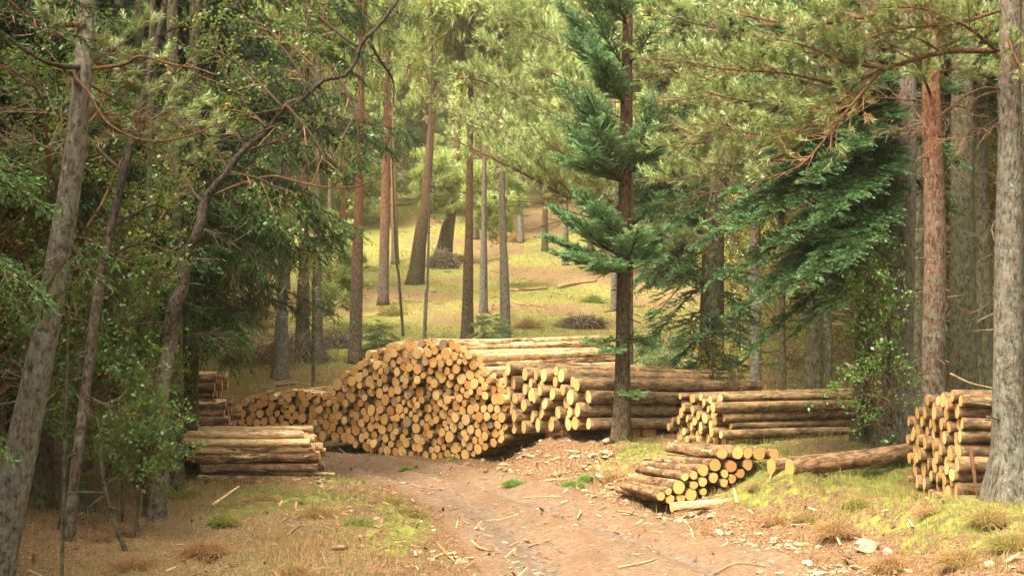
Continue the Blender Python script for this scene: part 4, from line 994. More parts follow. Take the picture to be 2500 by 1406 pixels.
# spruce with hanging boughs over the left stacks
Y = 17.2
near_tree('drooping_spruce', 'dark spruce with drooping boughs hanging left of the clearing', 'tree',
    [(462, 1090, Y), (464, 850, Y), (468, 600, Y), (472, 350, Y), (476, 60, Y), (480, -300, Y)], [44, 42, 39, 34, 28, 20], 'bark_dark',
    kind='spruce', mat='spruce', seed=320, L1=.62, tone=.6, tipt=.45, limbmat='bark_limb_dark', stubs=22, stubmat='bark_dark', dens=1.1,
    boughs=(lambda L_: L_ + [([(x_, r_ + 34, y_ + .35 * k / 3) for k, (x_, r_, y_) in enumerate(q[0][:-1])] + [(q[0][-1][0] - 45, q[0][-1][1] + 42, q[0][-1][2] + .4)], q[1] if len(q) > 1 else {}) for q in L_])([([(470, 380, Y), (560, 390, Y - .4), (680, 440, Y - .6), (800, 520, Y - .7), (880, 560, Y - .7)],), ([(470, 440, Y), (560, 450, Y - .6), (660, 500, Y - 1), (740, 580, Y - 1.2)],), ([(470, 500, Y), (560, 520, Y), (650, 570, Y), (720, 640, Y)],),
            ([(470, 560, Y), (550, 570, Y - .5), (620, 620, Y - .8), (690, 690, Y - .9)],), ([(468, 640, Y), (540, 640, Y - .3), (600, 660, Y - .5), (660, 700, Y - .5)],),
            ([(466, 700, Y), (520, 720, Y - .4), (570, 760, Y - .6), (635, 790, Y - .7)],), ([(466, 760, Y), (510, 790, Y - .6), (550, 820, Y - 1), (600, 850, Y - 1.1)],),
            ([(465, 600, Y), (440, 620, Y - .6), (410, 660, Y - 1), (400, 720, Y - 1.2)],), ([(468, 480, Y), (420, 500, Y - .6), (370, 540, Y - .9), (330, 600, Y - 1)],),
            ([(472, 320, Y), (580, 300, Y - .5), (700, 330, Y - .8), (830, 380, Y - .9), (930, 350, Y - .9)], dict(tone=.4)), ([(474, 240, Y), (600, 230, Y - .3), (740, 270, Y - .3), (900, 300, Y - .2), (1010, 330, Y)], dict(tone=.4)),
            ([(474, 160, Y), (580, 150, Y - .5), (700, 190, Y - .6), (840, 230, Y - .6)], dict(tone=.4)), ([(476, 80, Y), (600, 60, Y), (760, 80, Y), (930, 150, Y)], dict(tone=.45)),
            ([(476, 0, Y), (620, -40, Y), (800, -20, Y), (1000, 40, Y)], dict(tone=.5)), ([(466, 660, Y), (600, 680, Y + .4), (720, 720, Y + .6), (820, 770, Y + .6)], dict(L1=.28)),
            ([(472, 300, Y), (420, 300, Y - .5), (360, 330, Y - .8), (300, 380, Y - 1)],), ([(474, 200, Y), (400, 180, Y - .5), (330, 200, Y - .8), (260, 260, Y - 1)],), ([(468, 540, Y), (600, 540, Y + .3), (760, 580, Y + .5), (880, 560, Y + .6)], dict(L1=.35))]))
# fir in the middle
Y = 17.6
def fb(r0, px, row, dY, sag=.12, **k):
    x0 = 1516 + (1070 - r0) * .014
    return ([(x0, r0, Y), (x0 + (px - x0) * .35, r0 + (row - r0) * .25 , Y + dY * .35), (x0 + (px - x0) * .7, r0 + (row - r0) * .62, Y + dY * .7), (px, row, Y + dY)], k)
near_tree('middle_fir', 'blue green fir with layered sprays standing before the raised log stack', 'tree',
    [(1517, 1074, Y), (1519, 950, Y), (1521, 800, Y), (1524, 600, Y), (1527, 400, Y), (1530, 200, Y), (1533, 0, Y), (1540, -400, Y)], [46, 38, 35, 33, 31, 28, 24, 15], 'bark_fir',
    kind='fir', mat='fir', seed=330, L1=.36, tone=.78, tipt=.35, limbmat='bark_limb_dark', dens=1.3, stubs=16,
    boughs=[fb(190, 1362, 2, -.3), fb(170, 1430, -30, -.6), fb(215, 1390, 85, -.6), fb(250, 1450, 120, -.9), fb(225, 1410, 50, -.4), fb(160, 1600, 60, -.5, L1=.22), fb(260, 1470, 150, -.7),
            fb(385, 1378, 206, -.3), fb(400, 1430, 225, -.8), fb(390, 1400, 240, -.5), fb(425, 1372, 297, -.4), fb(430, 1450, 300, -.9), fb(445, 1365, 385, -.3), fb(445, 1420, 360, -.8), fb(420, 1580, 310, -.7), 
            fb(575, 1412, 470, -.5), fb(610, 1350, 512, -.3), fb(650, 1335, 578, -.3), fb(630, 1400, 530, -.8), fb(600, 1620, 560, -.5), fb(430, 1610, 350, -.5), fb(440, 1400, 330, -.5), fb(380, 1600, 240, -.4), fb(660, 1350, 620, -.5), fb(640, 1590, 640, -.7), fb(650, 1560, 560, -.9), fb(665, 1600, 610, -.6, L1=.28), fb(668, 1400, 620, -.8), fb(670, 1460, 640, -1.), fb(590, 1450, 500, -.8), fb(560, 1620, 470, -.3, L1=.25),
            fb(830, 1428, 838, -.4, L1=.2), fb(820, 1600, 850, -.5, L1=.22, tone=.45), fb(965, 1568, 966, -.7, L1=.10), fb(850, 1480, 860, -.8, L1=.18),
            fb(60, 1420, -60, -.7), fb(60, 1500, -40, -1), fb(-60, 1400, -200, -.6), fb(-60, 1640, -180, -.4)])
# scots pine behind the fir, boughs to the left
Y = 21.5
cp = lambda pts, **k: (pts, k)
near_tree('clearing_pine', 'scots pine behind the fir with broad sage green boughs over the clearing', 'tree',
    [(1530, 960, Y), (1530, 800, Y), (1531, 600, Y), (1532, 400, Y), (1532, 150, Y), (1530, -150, Y), (1525, -400, Y)], [34, 32, 30, 28, 24, 20, 12], 'bark_pine',
    kind='pine', mat='pine', seed=331, L1=.75, tone=.74, tipt=.30, dens=1.25, stubs=8, scale=1.15,
    boughs=[cp([(1545, 500, Y), (1430, 500, Y - .6), (1290, 430, Y - .9), (1190, 380, Y - 1.), (1090, 335, Y - 1.)], r=.032), cp([(1420, 498, Y - .6), (1340, 420, Y - .6), (1230, 340, Y - .5), (1130, 290, Y - .3)]),
            cp([(1545, 340, Y), (1440, 320, Y), (1320, 260, Y + .2), (1180, 200, Y + .3), (1100, 190, Y + .3)], r=.028), cp([(1542, 250, Y), (1400, 240, Y + .3), (1280, 150, Y + .5), (1170, 110, Y + .6)]),
            cp([(1540, 150, Y), (1420, 130, Y), (1300, 80, Y), (1190, 20, Y)]), cp([(1540, 60, Y), (1400, 0, Y), (1280, -50, Y)]), cp([(1545, 420, Y), (1420, 420, Y + .6), (1300, 340, Y + 1), (1200, 250, Y + 1.2)]),
            cp([(1545, 460, Y), (1460, 440, Y - .8), (1380, 380, Y - 1.2), (1310, 330, Y - 1.3)]), cp([(1542, 300, Y), (1460, 260, Y - .8), (1390, 200, Y - 1.2), (1300, 160, Y - 1.3)]),
            cp([(1545, 380, Y), (1400, 380, Y + .2), (1240, 310, Y + .2), (1080, 260, Y + .2)]), cp([(1545, 560, Y), (1470, 560, Y), (1380, 540, Y), (1300, 560, Y)], kind='bare', L1=.6), cp([(1545, 520, Y), (1440, 530, Y - .3), (1340, 500, Y - .3), (1250, 490, Y - .3)], kind='bare', L1=.6),
            cp([(1540, 100, Y), (1620, 80, Y - .3), (1700, 100, Y - .5)]), cp([(1540, 200, Y), (1640, 180, Y - .3), (1720, 210, Y - .5)]), cp([(1540, -20, Y), (1640, -60, Y - .3), (1740, -30, Y - .5)]), cp([(1530, -150, Y), (1400, -180, Y), (1300, -160, Y)]),
            cp([(1540, 30, Y), (1450, 20, Y - 1), (1400, -10, Y - 1.4)])],
    limbs=[([(1548, 545, Y), (1480, 480, Y - .4), (1440, 440, Y - .5)], .035, .02)])
# firs on the right: grey trunk with long falling boughs
Y = 15.6
gb = lambda r0, px, row, dY, **k: ([(2200, r0, Y), (2200 + (px - 2200) * .35, r0 + (row - r0) * .30 , Y + dY * .4), (2200 + (px - 2200) * .7, r0 + (row - r0) * .68 , Y + dY * .75), (px, row, Y + dY)], k)
near_tree('grey_fir', 'large grey fir trunk with long dark boughs falling to the left', 'tree',
    [(2188, 1128, Y), (2190, 1000, Y), (2194, 850, Y), (2202, 600, Y), (2210, 350, Y), (2212, 150, Y), (2214, -300, Y)], [92, 76, 70, 62, 56, 50, 34], 'bark_grey',
    kind='fir', mat='fir', seed=332, L1=.50, tone=.52, tipt=.55, limbmat='bark_limb_dark', dens=1.1, stubs=20,
    boughs=[gb(250, 1790, 345, -1.), gb(280, 1850, 400, -1.3), gb(330, 1780, 470, -1.2), gb(340, 1720, 545, -1.), gb(380, 1800, 560, -1.5), gb(420, 1740, 690, -.9), gb(430, 1880, 600, -1.7), gb(460, 1790, 770, -.8, L1=.35), gb(500, 1870, 740, -1.4),
            gb(300, 1960, 450, -1.8), gb(360, 2000, 540, -1.9), gb(560, 1940, 820, -1., L1=.32), gb(300, 1850, 340, .5), gb(400, 1830, 480, .8), gb(500, 1860, 640, .8), gb(260, 2080, 360, -1.6), gb(340, 2100, 470, -1.5), gb(240, 1780, 250, .2),
            gb(150, 1850, 150, 0), gb(100, 1830, 60, -.3), gb(60, 1900, 10, -.6), gb(200, 1830, 200, .3), gb(320, 2340, 400, .3, L1=.3), gb(420, 2330, 520, .5, L1=.3), gb(180, 2060, 230, -1.2), gb(300, 1740, 420, -.6), gb(360, 1700, 600, -.4), gb(430, 1960, 700, -1.9), gb(400, 1820, 650, -.2), gb(300, 1900, 420, -.8), gb(340, 1820, 520, -.5), gb(460, 1860, 700, -.9), gb(250, 1930, 340, -1.2), gb(200, 1980, 290, -.8), gb(480, 2020, 760, -1.5), gb(540, 1830, 860, -.6, L1=.32), gb(220, 1860, 260, -.9), gb(350, 1930, 500, -.3), gb(420, 2060, 640, -2.), gb(200, 2330, 230, .8), gb(100, 2350, 120, .8)])
# dark fir trunk at 1735 with low sprays
Y = 20.5
gb2 = lambda r0, px, row, dY, **k: ([(1738, r0, Y), (1738 + (px - 1738) * .4, r0 + (row - r0) * .30 , Y + dY * .4), (1738 + (px - 1738) * .75, r0 + (row - r0) * .7 , Y + dY * .75), (px, row, Y + dY)], k)
near_tree('dark_fir', 'broad dark trunk with low fir sprays rising behind the log stacks', 'tree',
    [(1735, 990, Y), (1737, 850, Y), (1740, 650, Y), (1745, 400, Y), (1748, 150, Y), (1750, -300, Y)], [66, 60, 54, 48, 42, 28], 'bark_dark',
    kind='fir', mat='fir', seed=333, L1=.45, tone=.42, tipt=.35, limbmat='bark_limb_dark', stubs=20,
    boughs=[gb2(640, 1590, 780, -.6), gb2(680, 1570, 860, -.6), gb2(600, 1620, 700, -.2), gb2(740, 1660, 850, -1.), gb2(860, 1690, 940, -1.2), gb2(850, 1790, 930, -1.), gb2(880, 1740, 940, -1.5), gb2(560, 1600, 620, .3), gb2(640, 1830, 700, -.8), gb2(700, 1840, 790, -.5), gb2(760, 1810, 850, -1.),
            gb2(500, 1640, 560, -.2), gb2(450, 1680, 520, -.8), gb2(800, 1640, 900, .4), gb2(300, 1640, 300, -.5), gb2(200, 1800, 230, -.5), gb2(400, 1850, 450, .3), gb2(100, 1650, 100, -.3)])
# red pine of the right side with big boughs overhead
Y = 11.6
near_tree('grey_pine', 'thick grey scots pine trunk at the right edge beside the far stack', 'tree',
    [(2468, 1215, Y), (2462, 1100, Y), (2461, 900, Y), (2463, 650, Y), (2466, 400, Y), (2465, 200, Y), (2468, 0, Y), (2470, -400, Y)], [108, 70, 67, 66, 60, 54, 52, 40], 'bark_grey', flare=.5,
    kind='pine', mat='pine', seed=334, L1=.42, tone=.66, tipt=.28, dens=1.25, stubs=16,
    boughs=[cp([(2440, 125, Y), (2300, 128, Y + .1), (2160, 170, Y + .3), (2000, 230, Y + .4), (1850, 250, Y + .5), (1680, 215, Y + .6)], r=.028, L1=.5, t0=.3), cp([(2150, 172, Y + .3), (2020, 290, Y + .1), (1880, 330, Y), (1720, 300, Y)], r=.02, L1=.5), cp([(2100, 190, Y + .3), (1960, 350, Y + .5), (1840, 400, Y + .7), (1700, 400, Y + .8)], r=.018, L1=.45),
            cp([(2050, 210, Y + .4), (1920, 180, Y + .2), (1780, 170, Y + .1), (1660, 150, Y)], r=.015, L1=.42), cp([(2150, 172, Y + .3), (2060, 280, Y - .2), (1960, 400, Y - .3), (1850, 440, Y - .3)], L1=.36, bare=.5),
            cp([(2460, -60, Y), (2300, -10, Y), (2120, 40, Y), (1940, 60, Y + .2), (1780, 30, Y + .3)], r=.028, L1=.5), cp([(2460, 20, Y), (2330, 60, Y), (2200, 70, Y), (2080, 110, Y)], L1=.4), cp([(2440, 130, Y), (2350, 60, Y - .3), (2240, 20, Y - .4), (2130, 20, Y - .4)], L1=.4),
            cp([(2465, 100, Y - .1), (2480, 140, Y - .4), (2500, 180, Y - .6)], L1=.2), cp([(2300, 128, Y + .1), (2230, 90, Y + .4), (2140, 70, Y + .5)], L1=.35), cp([(2450, 220, Y), (2370, 240, Y + .2), (2300, 280, Y + .3), (2230, 310, Y + .3)], kind='bare', L1=.45, r=.008),
            cp([(2450, 300, Y), (2380, 330, Y - .2), (2310, 330, Y - .3), (2250, 300, Y - .3)], kind='bare', L1=.4, r=.006), cp([(1900, 260, Y + .5), (1800, 330, Y + .5), (1740, 420, Y + .5)], kind='bare', L1=.4), cp([(2460, -200, Y), (2300, -160, Y), (2160, -120, Y), (2000, -100, Y)], L1=.5),
            cp([(1850, 250, Y + .5), (1780, 300, Y + .5), (1700, 330, Y + .6), (1640, 300, Y + .6)], L1=.4), cp([(2160, 170, Y + .3), (2060, 150, Y + .1), (1960, 110, Y), (1860, 90, Y)], L1=.38)],
    limbs=[([(2445, 218, Y), (2410, 214, Y - .1), (2380, 222, Y - .1), (2355, 236, Y - .1)], .012, .007)])
near_tree('red_pine', 'straight red barked pine trunk rising behind the far right stack', 'tree',
    [(2278, 1010, 13.8), (2279, 850, 13.8), (2283, 600, 13.8), (2278, 400, 13.8), (2272, 150, 13.8), (2265, -300, 13.8)], [58, 55, 52, 50, 42, 32], 'bark_pine', kind='pine', mat='pine', seed=335, L1=.5, tone=.62, dens=1.15, stubs=18,
    boughs=[cp([(2272, 150, 13.8), (2180, 110, 13.8), (2060, 60, 13.8), (1960, 20, 13.8)]), cp([(2272, 250, 13.8), (2170, 240, 14), (2060, 240, 14.2)], r=.014, kind='bare'), cp([(2275, 316, 13.8), (2200, 318, 13.6), (2127, 314, 13.5)], r=.012, kind='bare', L1=.2), cp([(2275, 120, 13.8), (2360, 90, 13.8), (2440, 60, 13.8)]),
            cp([(2272, 60, 13.8), (2340, 0, 13.5), (2420, -30, 13.4)]), cp([(2272, 20, 13.8), (2180, -40, 13.5), (2060, -60, 13.4)]), cp([(2275, 180, 13.8), (2350, 170, 14.3), (2420, 190, 14.6)]), cp([(2275, 240, 13.8), (2240, 160, 13.2), (2180, 120, 13.)], L1=.4),
            cp([(2270, -60, 13.8), (2120, -90, 13.8), (1980, -60, 13.8)]), cp([(2280, 300, 13.8), (2330, 260, 14), (2400, 280, 14.2)], kind='bare')])
# pine behind, boughs between the middle fir and the right pine
Y = 18.5
near_tree('hidden_pine', 'sage green pine boughs to the right of the fir, above the dark trunk', 'tree',
    [(1985, 1092, Y), (1986, 900, Y), (1988, 700, Y), (1990, 450, Y), (1985, 200, Y), (1980, -250, Y)], [50, 45, 43, 40, 36, 24], 'bark_dark', kind='pine', mat='pine', seed=336, L1=.6, tone=.72, dens=1.2, stubs=14, scale=1.1,
    boughs=[cp([(1985, 260, Y), (1850, 220, Y - 1.), (1700, 160, Y - 1.8), (1570, 140, Y - 2.)], r=.025), cp([(1985, 330, Y), (1850, 350, Y - 1.), (1700, 350, Y - 1.8), (1590, 360, Y - 2.)], r=.022), cp([(1985, 400, Y), (1850, 420, Y), (1720, 410, Y), (1600, 420, Y)]),
            cp([(1985, 150, Y), (1850, 90, Y - 1), (1700, 60, Y - 1.6), (1590, 20, Y - 1.8)]), cp([(1985, 300, Y), (1850, 260, Y - 1.2), (1720, 240, Y - 2), (1600, 250, Y - 2.2)]), cp([(1985, 380, Y), (1850, 400, Y - 1.2), (1700, 430, Y - 2), (1570, 450, Y - 2.2)], L1=.45), cp([(1985, 450, Y), (1880, 520, Y), (1760, 570, Y - .2), (1660, 600, Y - .3)]), cp([(1985, 60, Y), (1850, 0, Y), (1700, -30, Y)]), cp([(1985, 300, Y), (1850, 290, Y + .5), (1700, 250, Y + .8), (1590, 230, Y + 1)]),
            cp([(1985, 500, Y), (1860, 480, Y - .3), (1740, 470, Y - .5), (1600, 520, Y - .5)], kind='bare', L1=.6)])
# leafy birch in front of the grey fir
shrub('leafy_birch', 'slim birch with fresh green leaves in front of the grey fir trunk', (2200, 1110), [(2040, 640, .2), (2120, 560, 0), (2070, 510, .2), (2000, 720, .2), (2170, 680, 0), (2090, 760, 0), (2030, 690, -.2), (2200, 760, .1), (2130, 480, .2), (2100, 640, -.2), (2060, 590, 0), (2180, 600, .2)], seed=341, Y=14.2, L1=.34, tone=.9, w0=6, cat='tree', dens=1.0)
shrub('low_birch', 'low green leafy branches over the right log stack', (2215, 1115), [(2050, 900, 0), (2120, 860, 0), (2180, 880, .2), (2230, 900, 0), (2000, 1000, 0), (2080, 960, -.2), (2170, 970, -.2), (2220, 960, 0), (2140, 1040, 0), (2030, 930, 0), (2110, 920, .2)], seed=342, Y=13.9, L1=.30, tone=.88, w0=5)
shrub('golden_sapling', 'small golden leaved sapling in front of the dark trunk', (1745, 985), [(1710, 880, 0), (1750, 860, 0), (1790, 890, 0), (1730, 820, 0), (1770, 840, 0), (1715, 930, 0), (1800, 930, 0)], seed=343, Y=19, L1=.3, tone=.15, dens=.8, bare=.3)
# more trunks standing on the right, crowns above the frame
for (px, row, Yt, w, top, bark, lab) in [
        (2112, 1118, 16.4, 52, 2122, 'bark_dark', 'dark brown trunk left of the large grey fir'), (1845, 955, 25, 26, 1843, 'bark_grey', 'slim grey trunk between the dark fir and the shaded trunk'),
        (2352, 990, 17.5, 60, 2350, 'bark_dark', 'broad dark trunk between the red pine and the grey pine'), (2402, 990, 19.0, 44, 2392, 'bark_dark', 'narrower dark trunk just left of the grey pine'),
        (2022, 1010, 18.2, 14, 2035, 'bark_dark', 'very thin dark stem crossing the long logs'), (1912, 950, 24, 14, 1905, 'bark_dark', 'thin dark stem standing among yellow leaves'), (2500, 1100, 15, 60, 2498, 'bark_dark', 'shaded trunk cut by the right edge'),
        (2235, 1000, 19, 40, 2240, 'bark_dark', 'shaded trunk half hidden behind the grey fir'), (1795, 940, 30, 26, 1792, 'bark_dark', 'distant dark trunk right of the dark fir')]:
    near_tree('tall_tree', lab, 'tree', [(px, row, Yt), (px * .7 + top * .3, row - 300, Yt), (top, 300, Yt), (top, -60, Yt + .2), (top + 4, -500, Yt)], [w * 1.12, w, w * .9, w * .78, w * .5], bark, seed=int(px), stubs=16, twigmat='deadtwig',
        kind='bare', mat='spruce', L1=.4, boughs=[([(top, r_, Yt), (top + s_ * 60, r_ - 10, Yt - .2), (top + s_ * 110, r_ + 20, Yt - .3)], dict(r=.006)) for r_, s_ in ((300, -1), (430, 1), (560, -1), (650, 1), (740, -1))] if w > 20 else ())
# shaded trunks of the left wood
for (px, row, Yt, w, top, bark, lab) in [
        (205, 1290, 13.2, 42, 222, 'bark_dark', 'shaded trunk just right of the slender pale stem'), (110, 1300, 13.5, 38, 118, 'bark_dark', 'shaded trunk behind the foot of the leaning pine'),
        (430, 1200, 14.5, 34, 420, 'bark_dark', 'dark trunk hugging the right side of the crooked birch'), (345, 1180, 15.5, 30, 340, 'bark_dark', 'dark trunk behind the leafy bush'), (360, 1290, 12.6, 20, 372, 'bark_dark', 'short dark stem left of the crooked birch foot'),
        (280, 1160, 16, 30, 290, 'bark_dark', 'dark trunk deep in the left wood'), (30, 1240, 14.5, 36, 40, 'bark_dark', 'dark trunk at the left edge behind the leaning pine')]:
    near_tree('shaded_tree', lab, 'tree', [(px, row, Yt), (px, row - 300, Yt), ((px + top) / 2, 500, Yt), (top, 100, Yt), (top + 4, -400, Yt)], [w * 1.15, w, w * .9, w * .8, w * .5], bark, seed=int(px) + 7, stubs=14, twigmat='deadtwig',
        kind='bare', mat='spruce', L1=.45, boughs=[([(px, r_, Yt), (px + s_ * 60, r_ - 5, Yt - .2), (px + s_ * 130, r_ + 30, Yt - .3)], dict(r=.006)) for r_, s_ in ((560, 1), (700, -1), (820, 1), (930, -1), (1010, 1), (1080, -1))] if w > 28 else ())
print('near trees', round(time.time() - T00, 1))

# ---- named trunks of the hillside -------------------------------------------
HT = [(685, 915, 32, 33, 692, 640, 'bark_grey', 'far_spruce', 'grey mottled trunk standing in the straw grass left of the stacks'), (775, 865, 36, 26, 775, 600, 'bark_grey', 'far_pine', 'grey trunk between the mottled trunk and the red tipped pine'),
      (738, 808, 40, 32, 742, 560, 'bark_fir', 'far_spruce', 'red brown trunk with a tangle of twigs at its foot'), (867, 880, 36, 30, 878, 400, 'bark_pine', 'far_pine', 'tall pine right behind the left end of the tall stack'),
      (935, 742, 54, 24, 946, 240, 'bark_pine', 'far_pine', 'tall slender pine with a bright orange upper trunk'), (1012, 692, 64, 34, 1042, 450, 'bark_fir', 'far_pine', 'leaning brown trunk on the slope above the tall stack'),
      (1080, 652, 74, 34, 1105, 480, 'bark_fir', 'far_spruce', 'reddish trunk with a twiggy foot higher on the slope'), (1140, 822, 43, 27, 1146, 500, 'bark_fir', 'far_spruce', 'brown trunk left of the pale trunk above the stack'),
      (1180, 762, 50, 19, 1182, 500, 'bark_grey', 'far_spruce', 'thin grey trunk between the brown and the pale trunk'), (1236, 838, 41, 24, 1226, 480, 'bark_grey', 'far_pine', 'pale grey pine trunk rising above the right of the stack'),
      (1380, 664, 72, 15, 1382, 450, 'bark_grey', 'far_pine', 'thin pale trunk far up the slope left of the fir'), (1499, 742, 52, 15, 1500, 500, 'bark_grey', 'far_pine', 'thin pale trunk seen just left of the fir trunk'),
      (690, 690, 60, 28, 700, 400, 'bark_pine', 'far_pine', 'reddish trunk seen above the spruce boughs on the left'), (1050, 640, 92, 26, 1052, 150, 'bark_fir', 'far_pine', 'misty trunk near the middle of the slope'),
      (985, 808, 44, 7, 963, 540, 'bark_dark', 'far_pine', 'very thin dark stem leaning left above the tall stack'), (1035, 832, 42, 9, 1046, 600, 'bark_grey', 'far_pine', 'thin grey sapling stem just above the tall stack'), (1330, 650, 78, 15, 1332, 400, 'bark_fir', 'far_pine', 'slim brown trunk on the slope right of the pale pine'),
      (1272, 640, 82, 14, 1268, 400, 'bark_grey', 'far_pine', 'slim grey trunk far behind the pale pine'), (1160, 636, 84, 16, 1164, 400, 'bark_fir', 'far_pine', 'slim brown trunk high on the middle slope'), (965, 655, 76, 17, 960, 400, 'bark_pine', 'far_pine', 'slim red trunk right of the orange topped pine'),
      (1440, 655, 76, 15, 1444, 400, 'bark_fir', 'far_pine', 'slim brown trunk on the slope left of the fir'), (840, 700, 60, 18, 836, 400, 'bark_pine', 'far_pine', 'slim reddish trunk on the slope above the orange stack'), (800, 745, 50, 15, 806, 450, 'bark_grey', 'far_pine', 'slim grey trunk right of the grey pair on the slope')]
for i, (px, row, Yt, w, top, rt, bark, kind, lab) in enumerate(HT):
    b = on_ground(px, Yt); tpp = at(top, rt, Yt); H = (tpp[2] - b[2])
    root = empty('hill_tree', b, lab, 'tree', 'trees on the hillside')
    h2 = 15.0 if kind == 'far_pine' else 14; k = h2 / H; tx = b[0] + (tpp[0] - b[0]) * min(k, 2.2)
    P = smooth_path([[0, 0, -.1], [(tpp[0] - b[0]) * .5, 0, H * .5], [tpp[0] - b[0], 0, H], [tx - b[0], .1, h2]], 30)
    r = w / 2 * m_per_px(Yt); V, L_, S_ = tube(P, r * (1.08 - .8 * np.linspace(0, 1, 30) ** 1.5), 14, .06, i, .35)
    link('trunk', new_mesh('trunk', V, L_, S_, [M[bark]], smooth=True), root)
    mt, mc = PROTO['high_pine'][i % 2]
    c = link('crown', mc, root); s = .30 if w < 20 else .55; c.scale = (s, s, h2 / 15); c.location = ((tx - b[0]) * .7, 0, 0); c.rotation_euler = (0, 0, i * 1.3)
# ---- the wood on the hillside -------------------------------------------------
rng = np.random.default_rng(77)
pts = [on_ground(h[0], h[2])[:2] for h in HT]; nf = 0
for k, (px, Yt, sc_, kd) in enumerate([(1010, 94, .9, 'far_pine'), (1215, 62, .5, 'far_pine'), (1290, 98, .9, 'far_pine'), (1440, 94, .9, 'far_spruce'), (1170, 98, 1., 'far_pine'), (1080, 104, 1., 'far_spruce'), (1250, 110, 1., 'far_pine'), (1380, 106, 1.05, 'far_pine'), (960, 100, 1., 'far_pine'), (900, 86, .9, 'far_spruce'), (1310, 125, 1.1, 'far_pine'), (1150, 128, 1.1, 'far_pine'), (1030, 132, 1.1, 'far_pine'), (830, 62, .55, 'far_pine'), (1480, 70, .8, 'far_pine'), (1210, 84, .8, 'far_pine'), (1060, 72, .5, 'far_pine'), (1320, 96, .9, 'far_spruce'), (818, 46, .42, 'low_pine'), (1150, 90, .7, 'low_pine'), (1000, 96, .7, 'low_pine'), (1290, 94, .7, 'low_pine')]):
    b = on_ground(px, Yt); pts.append(b[:2])
    plant(kd, k, b[0], b[1], sc_, k * 1.9, ('%s pine' if 'pine' in kd else '%s spruce') % ('small' if sc_ < .7 else 'pale') + ' on the open middle slope above the tall stack', 'tree', 'trees on the middle slope', 'hill_pine' if 'pine' in kd else 'hill_spruce')
rq = np.random.default_rng(92); nq = 0
for _ in range(900):
    Yt = rq.uniform(56, 135); px = rq.uniform(560, 1520); b = on_ground(px, Yt)
    if nq >= 14 or min((p[0] - b[0]) ** 2 + (p[1] - b[1]) ** 2 for p in pts) < 6: continue
    pts.append(b[:2]); nq += 1; plant('high_pine', nq, b[0], b[1], rq.uniform(.75, 1.1), nq * 2.3, 'slim bare stemmed pine on the open middle slope above the tall stack', 'tree', 'trees on the middle slope', 'hill_pine')
rq = np.random.default_rng(91); nq = 0
for _ in range(900):
    Yt = rq.uniform(92, 170); px = rq.uniform(780, 1560); b = on_ground(px, Yt)
    if nq >= 22 or min((p[0] - b[0]) ** 2 + (p[1] - b[1]) ** 2 for p in pts) < 9: continue
    pts.append(b[:2]); nq += 1; kd = ['low_pine', 'low_pine', 'high_pine'][nq % 3]
    plant(kd, nq, b[0], b[1], rq.uniform(.55, 1.0), nq * 1.9, ('low crowned pine' if kd == 'low_pine' else 'slim bare stemmed pine') + ' on the open middle slope above the tall stack', 'tree', 'trees on the middle slope', 'hill_pine')
def far_label(px, Yt, kind):
    k = 'pine' if 'pine' in kind else 'spruce'
    side = 'left' if px < 800 else ('middle' if px < 1500 else 'right'); dist = 'lower' if Yt < 80 else ('upper' if Yt < 140 else 'topmost')
    return '%s among the crowded trees of the %s slope, %s of the view' % (k, dist, side)
tries = 0
while nf < 270 and tries < 9000:
    tries += 1
    Yt = 44 * (330 / 44) ** (rng.random() ** .8) ; px = rng.uniform(-250, 2750); b = on_ground(px, Yt)
    gap = 950 < px < 1450
    if gap and Yt < 88: continue
    if 480 < px < 1650 and Yt < 62: continue
    if 820 < px < 1300 and Yt < 80 and rng.random() < .5: continue
    md = (1.8 if px < 800 or px > 1500 else 2.1) * (Yt / 80) ** .35
    if min((p[0] - b[0]) ** 2 + (p[1] - b[1]) ** 2 for p in pts) < md * md: continue
    pts.append(b[:2]); kind = 'far_pine' if rng.random() < (.62 if px > 800 else .4) else 'far_spruce'
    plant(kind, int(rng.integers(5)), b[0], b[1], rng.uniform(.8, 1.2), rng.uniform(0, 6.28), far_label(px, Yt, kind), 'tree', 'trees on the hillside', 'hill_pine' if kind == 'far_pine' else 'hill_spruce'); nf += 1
for k, (px, Yt, s_) in enumerate([(1860, 22.5, .8), (2070, 21.5, .9), (2310, 21, .9), (2440, 19, .9), (1670, 33, .8), (2160, 24, .9)]):
    b = on_ground(px, Yt); pts.append(b[:2]); plant('mid_stem' if k not in (4,) else 'mid_spruce', k, b[0], b[1], s_, k * 1.3, 'dark spruce behind the right hand log stacks', 'tree', 'dark spruces behind the right stacks', 'wood_tree')
for k, (px, Yt, s_) in enumerate([(60, 13.6, .62), (200, 14.6, .6), (335, 15.6, .5), (140, 17, .8), (20, 16, .8)]):
    b = on_ground(px, Yt); pts.append(b[:2]); plant('mid_spruce', k, b[0], b[1], s_, k * 1.3 + 1, 'dark green spruce filling the gaps between the left trunks', 'tree', 'trees of the dark left wood', 'wood_tree')
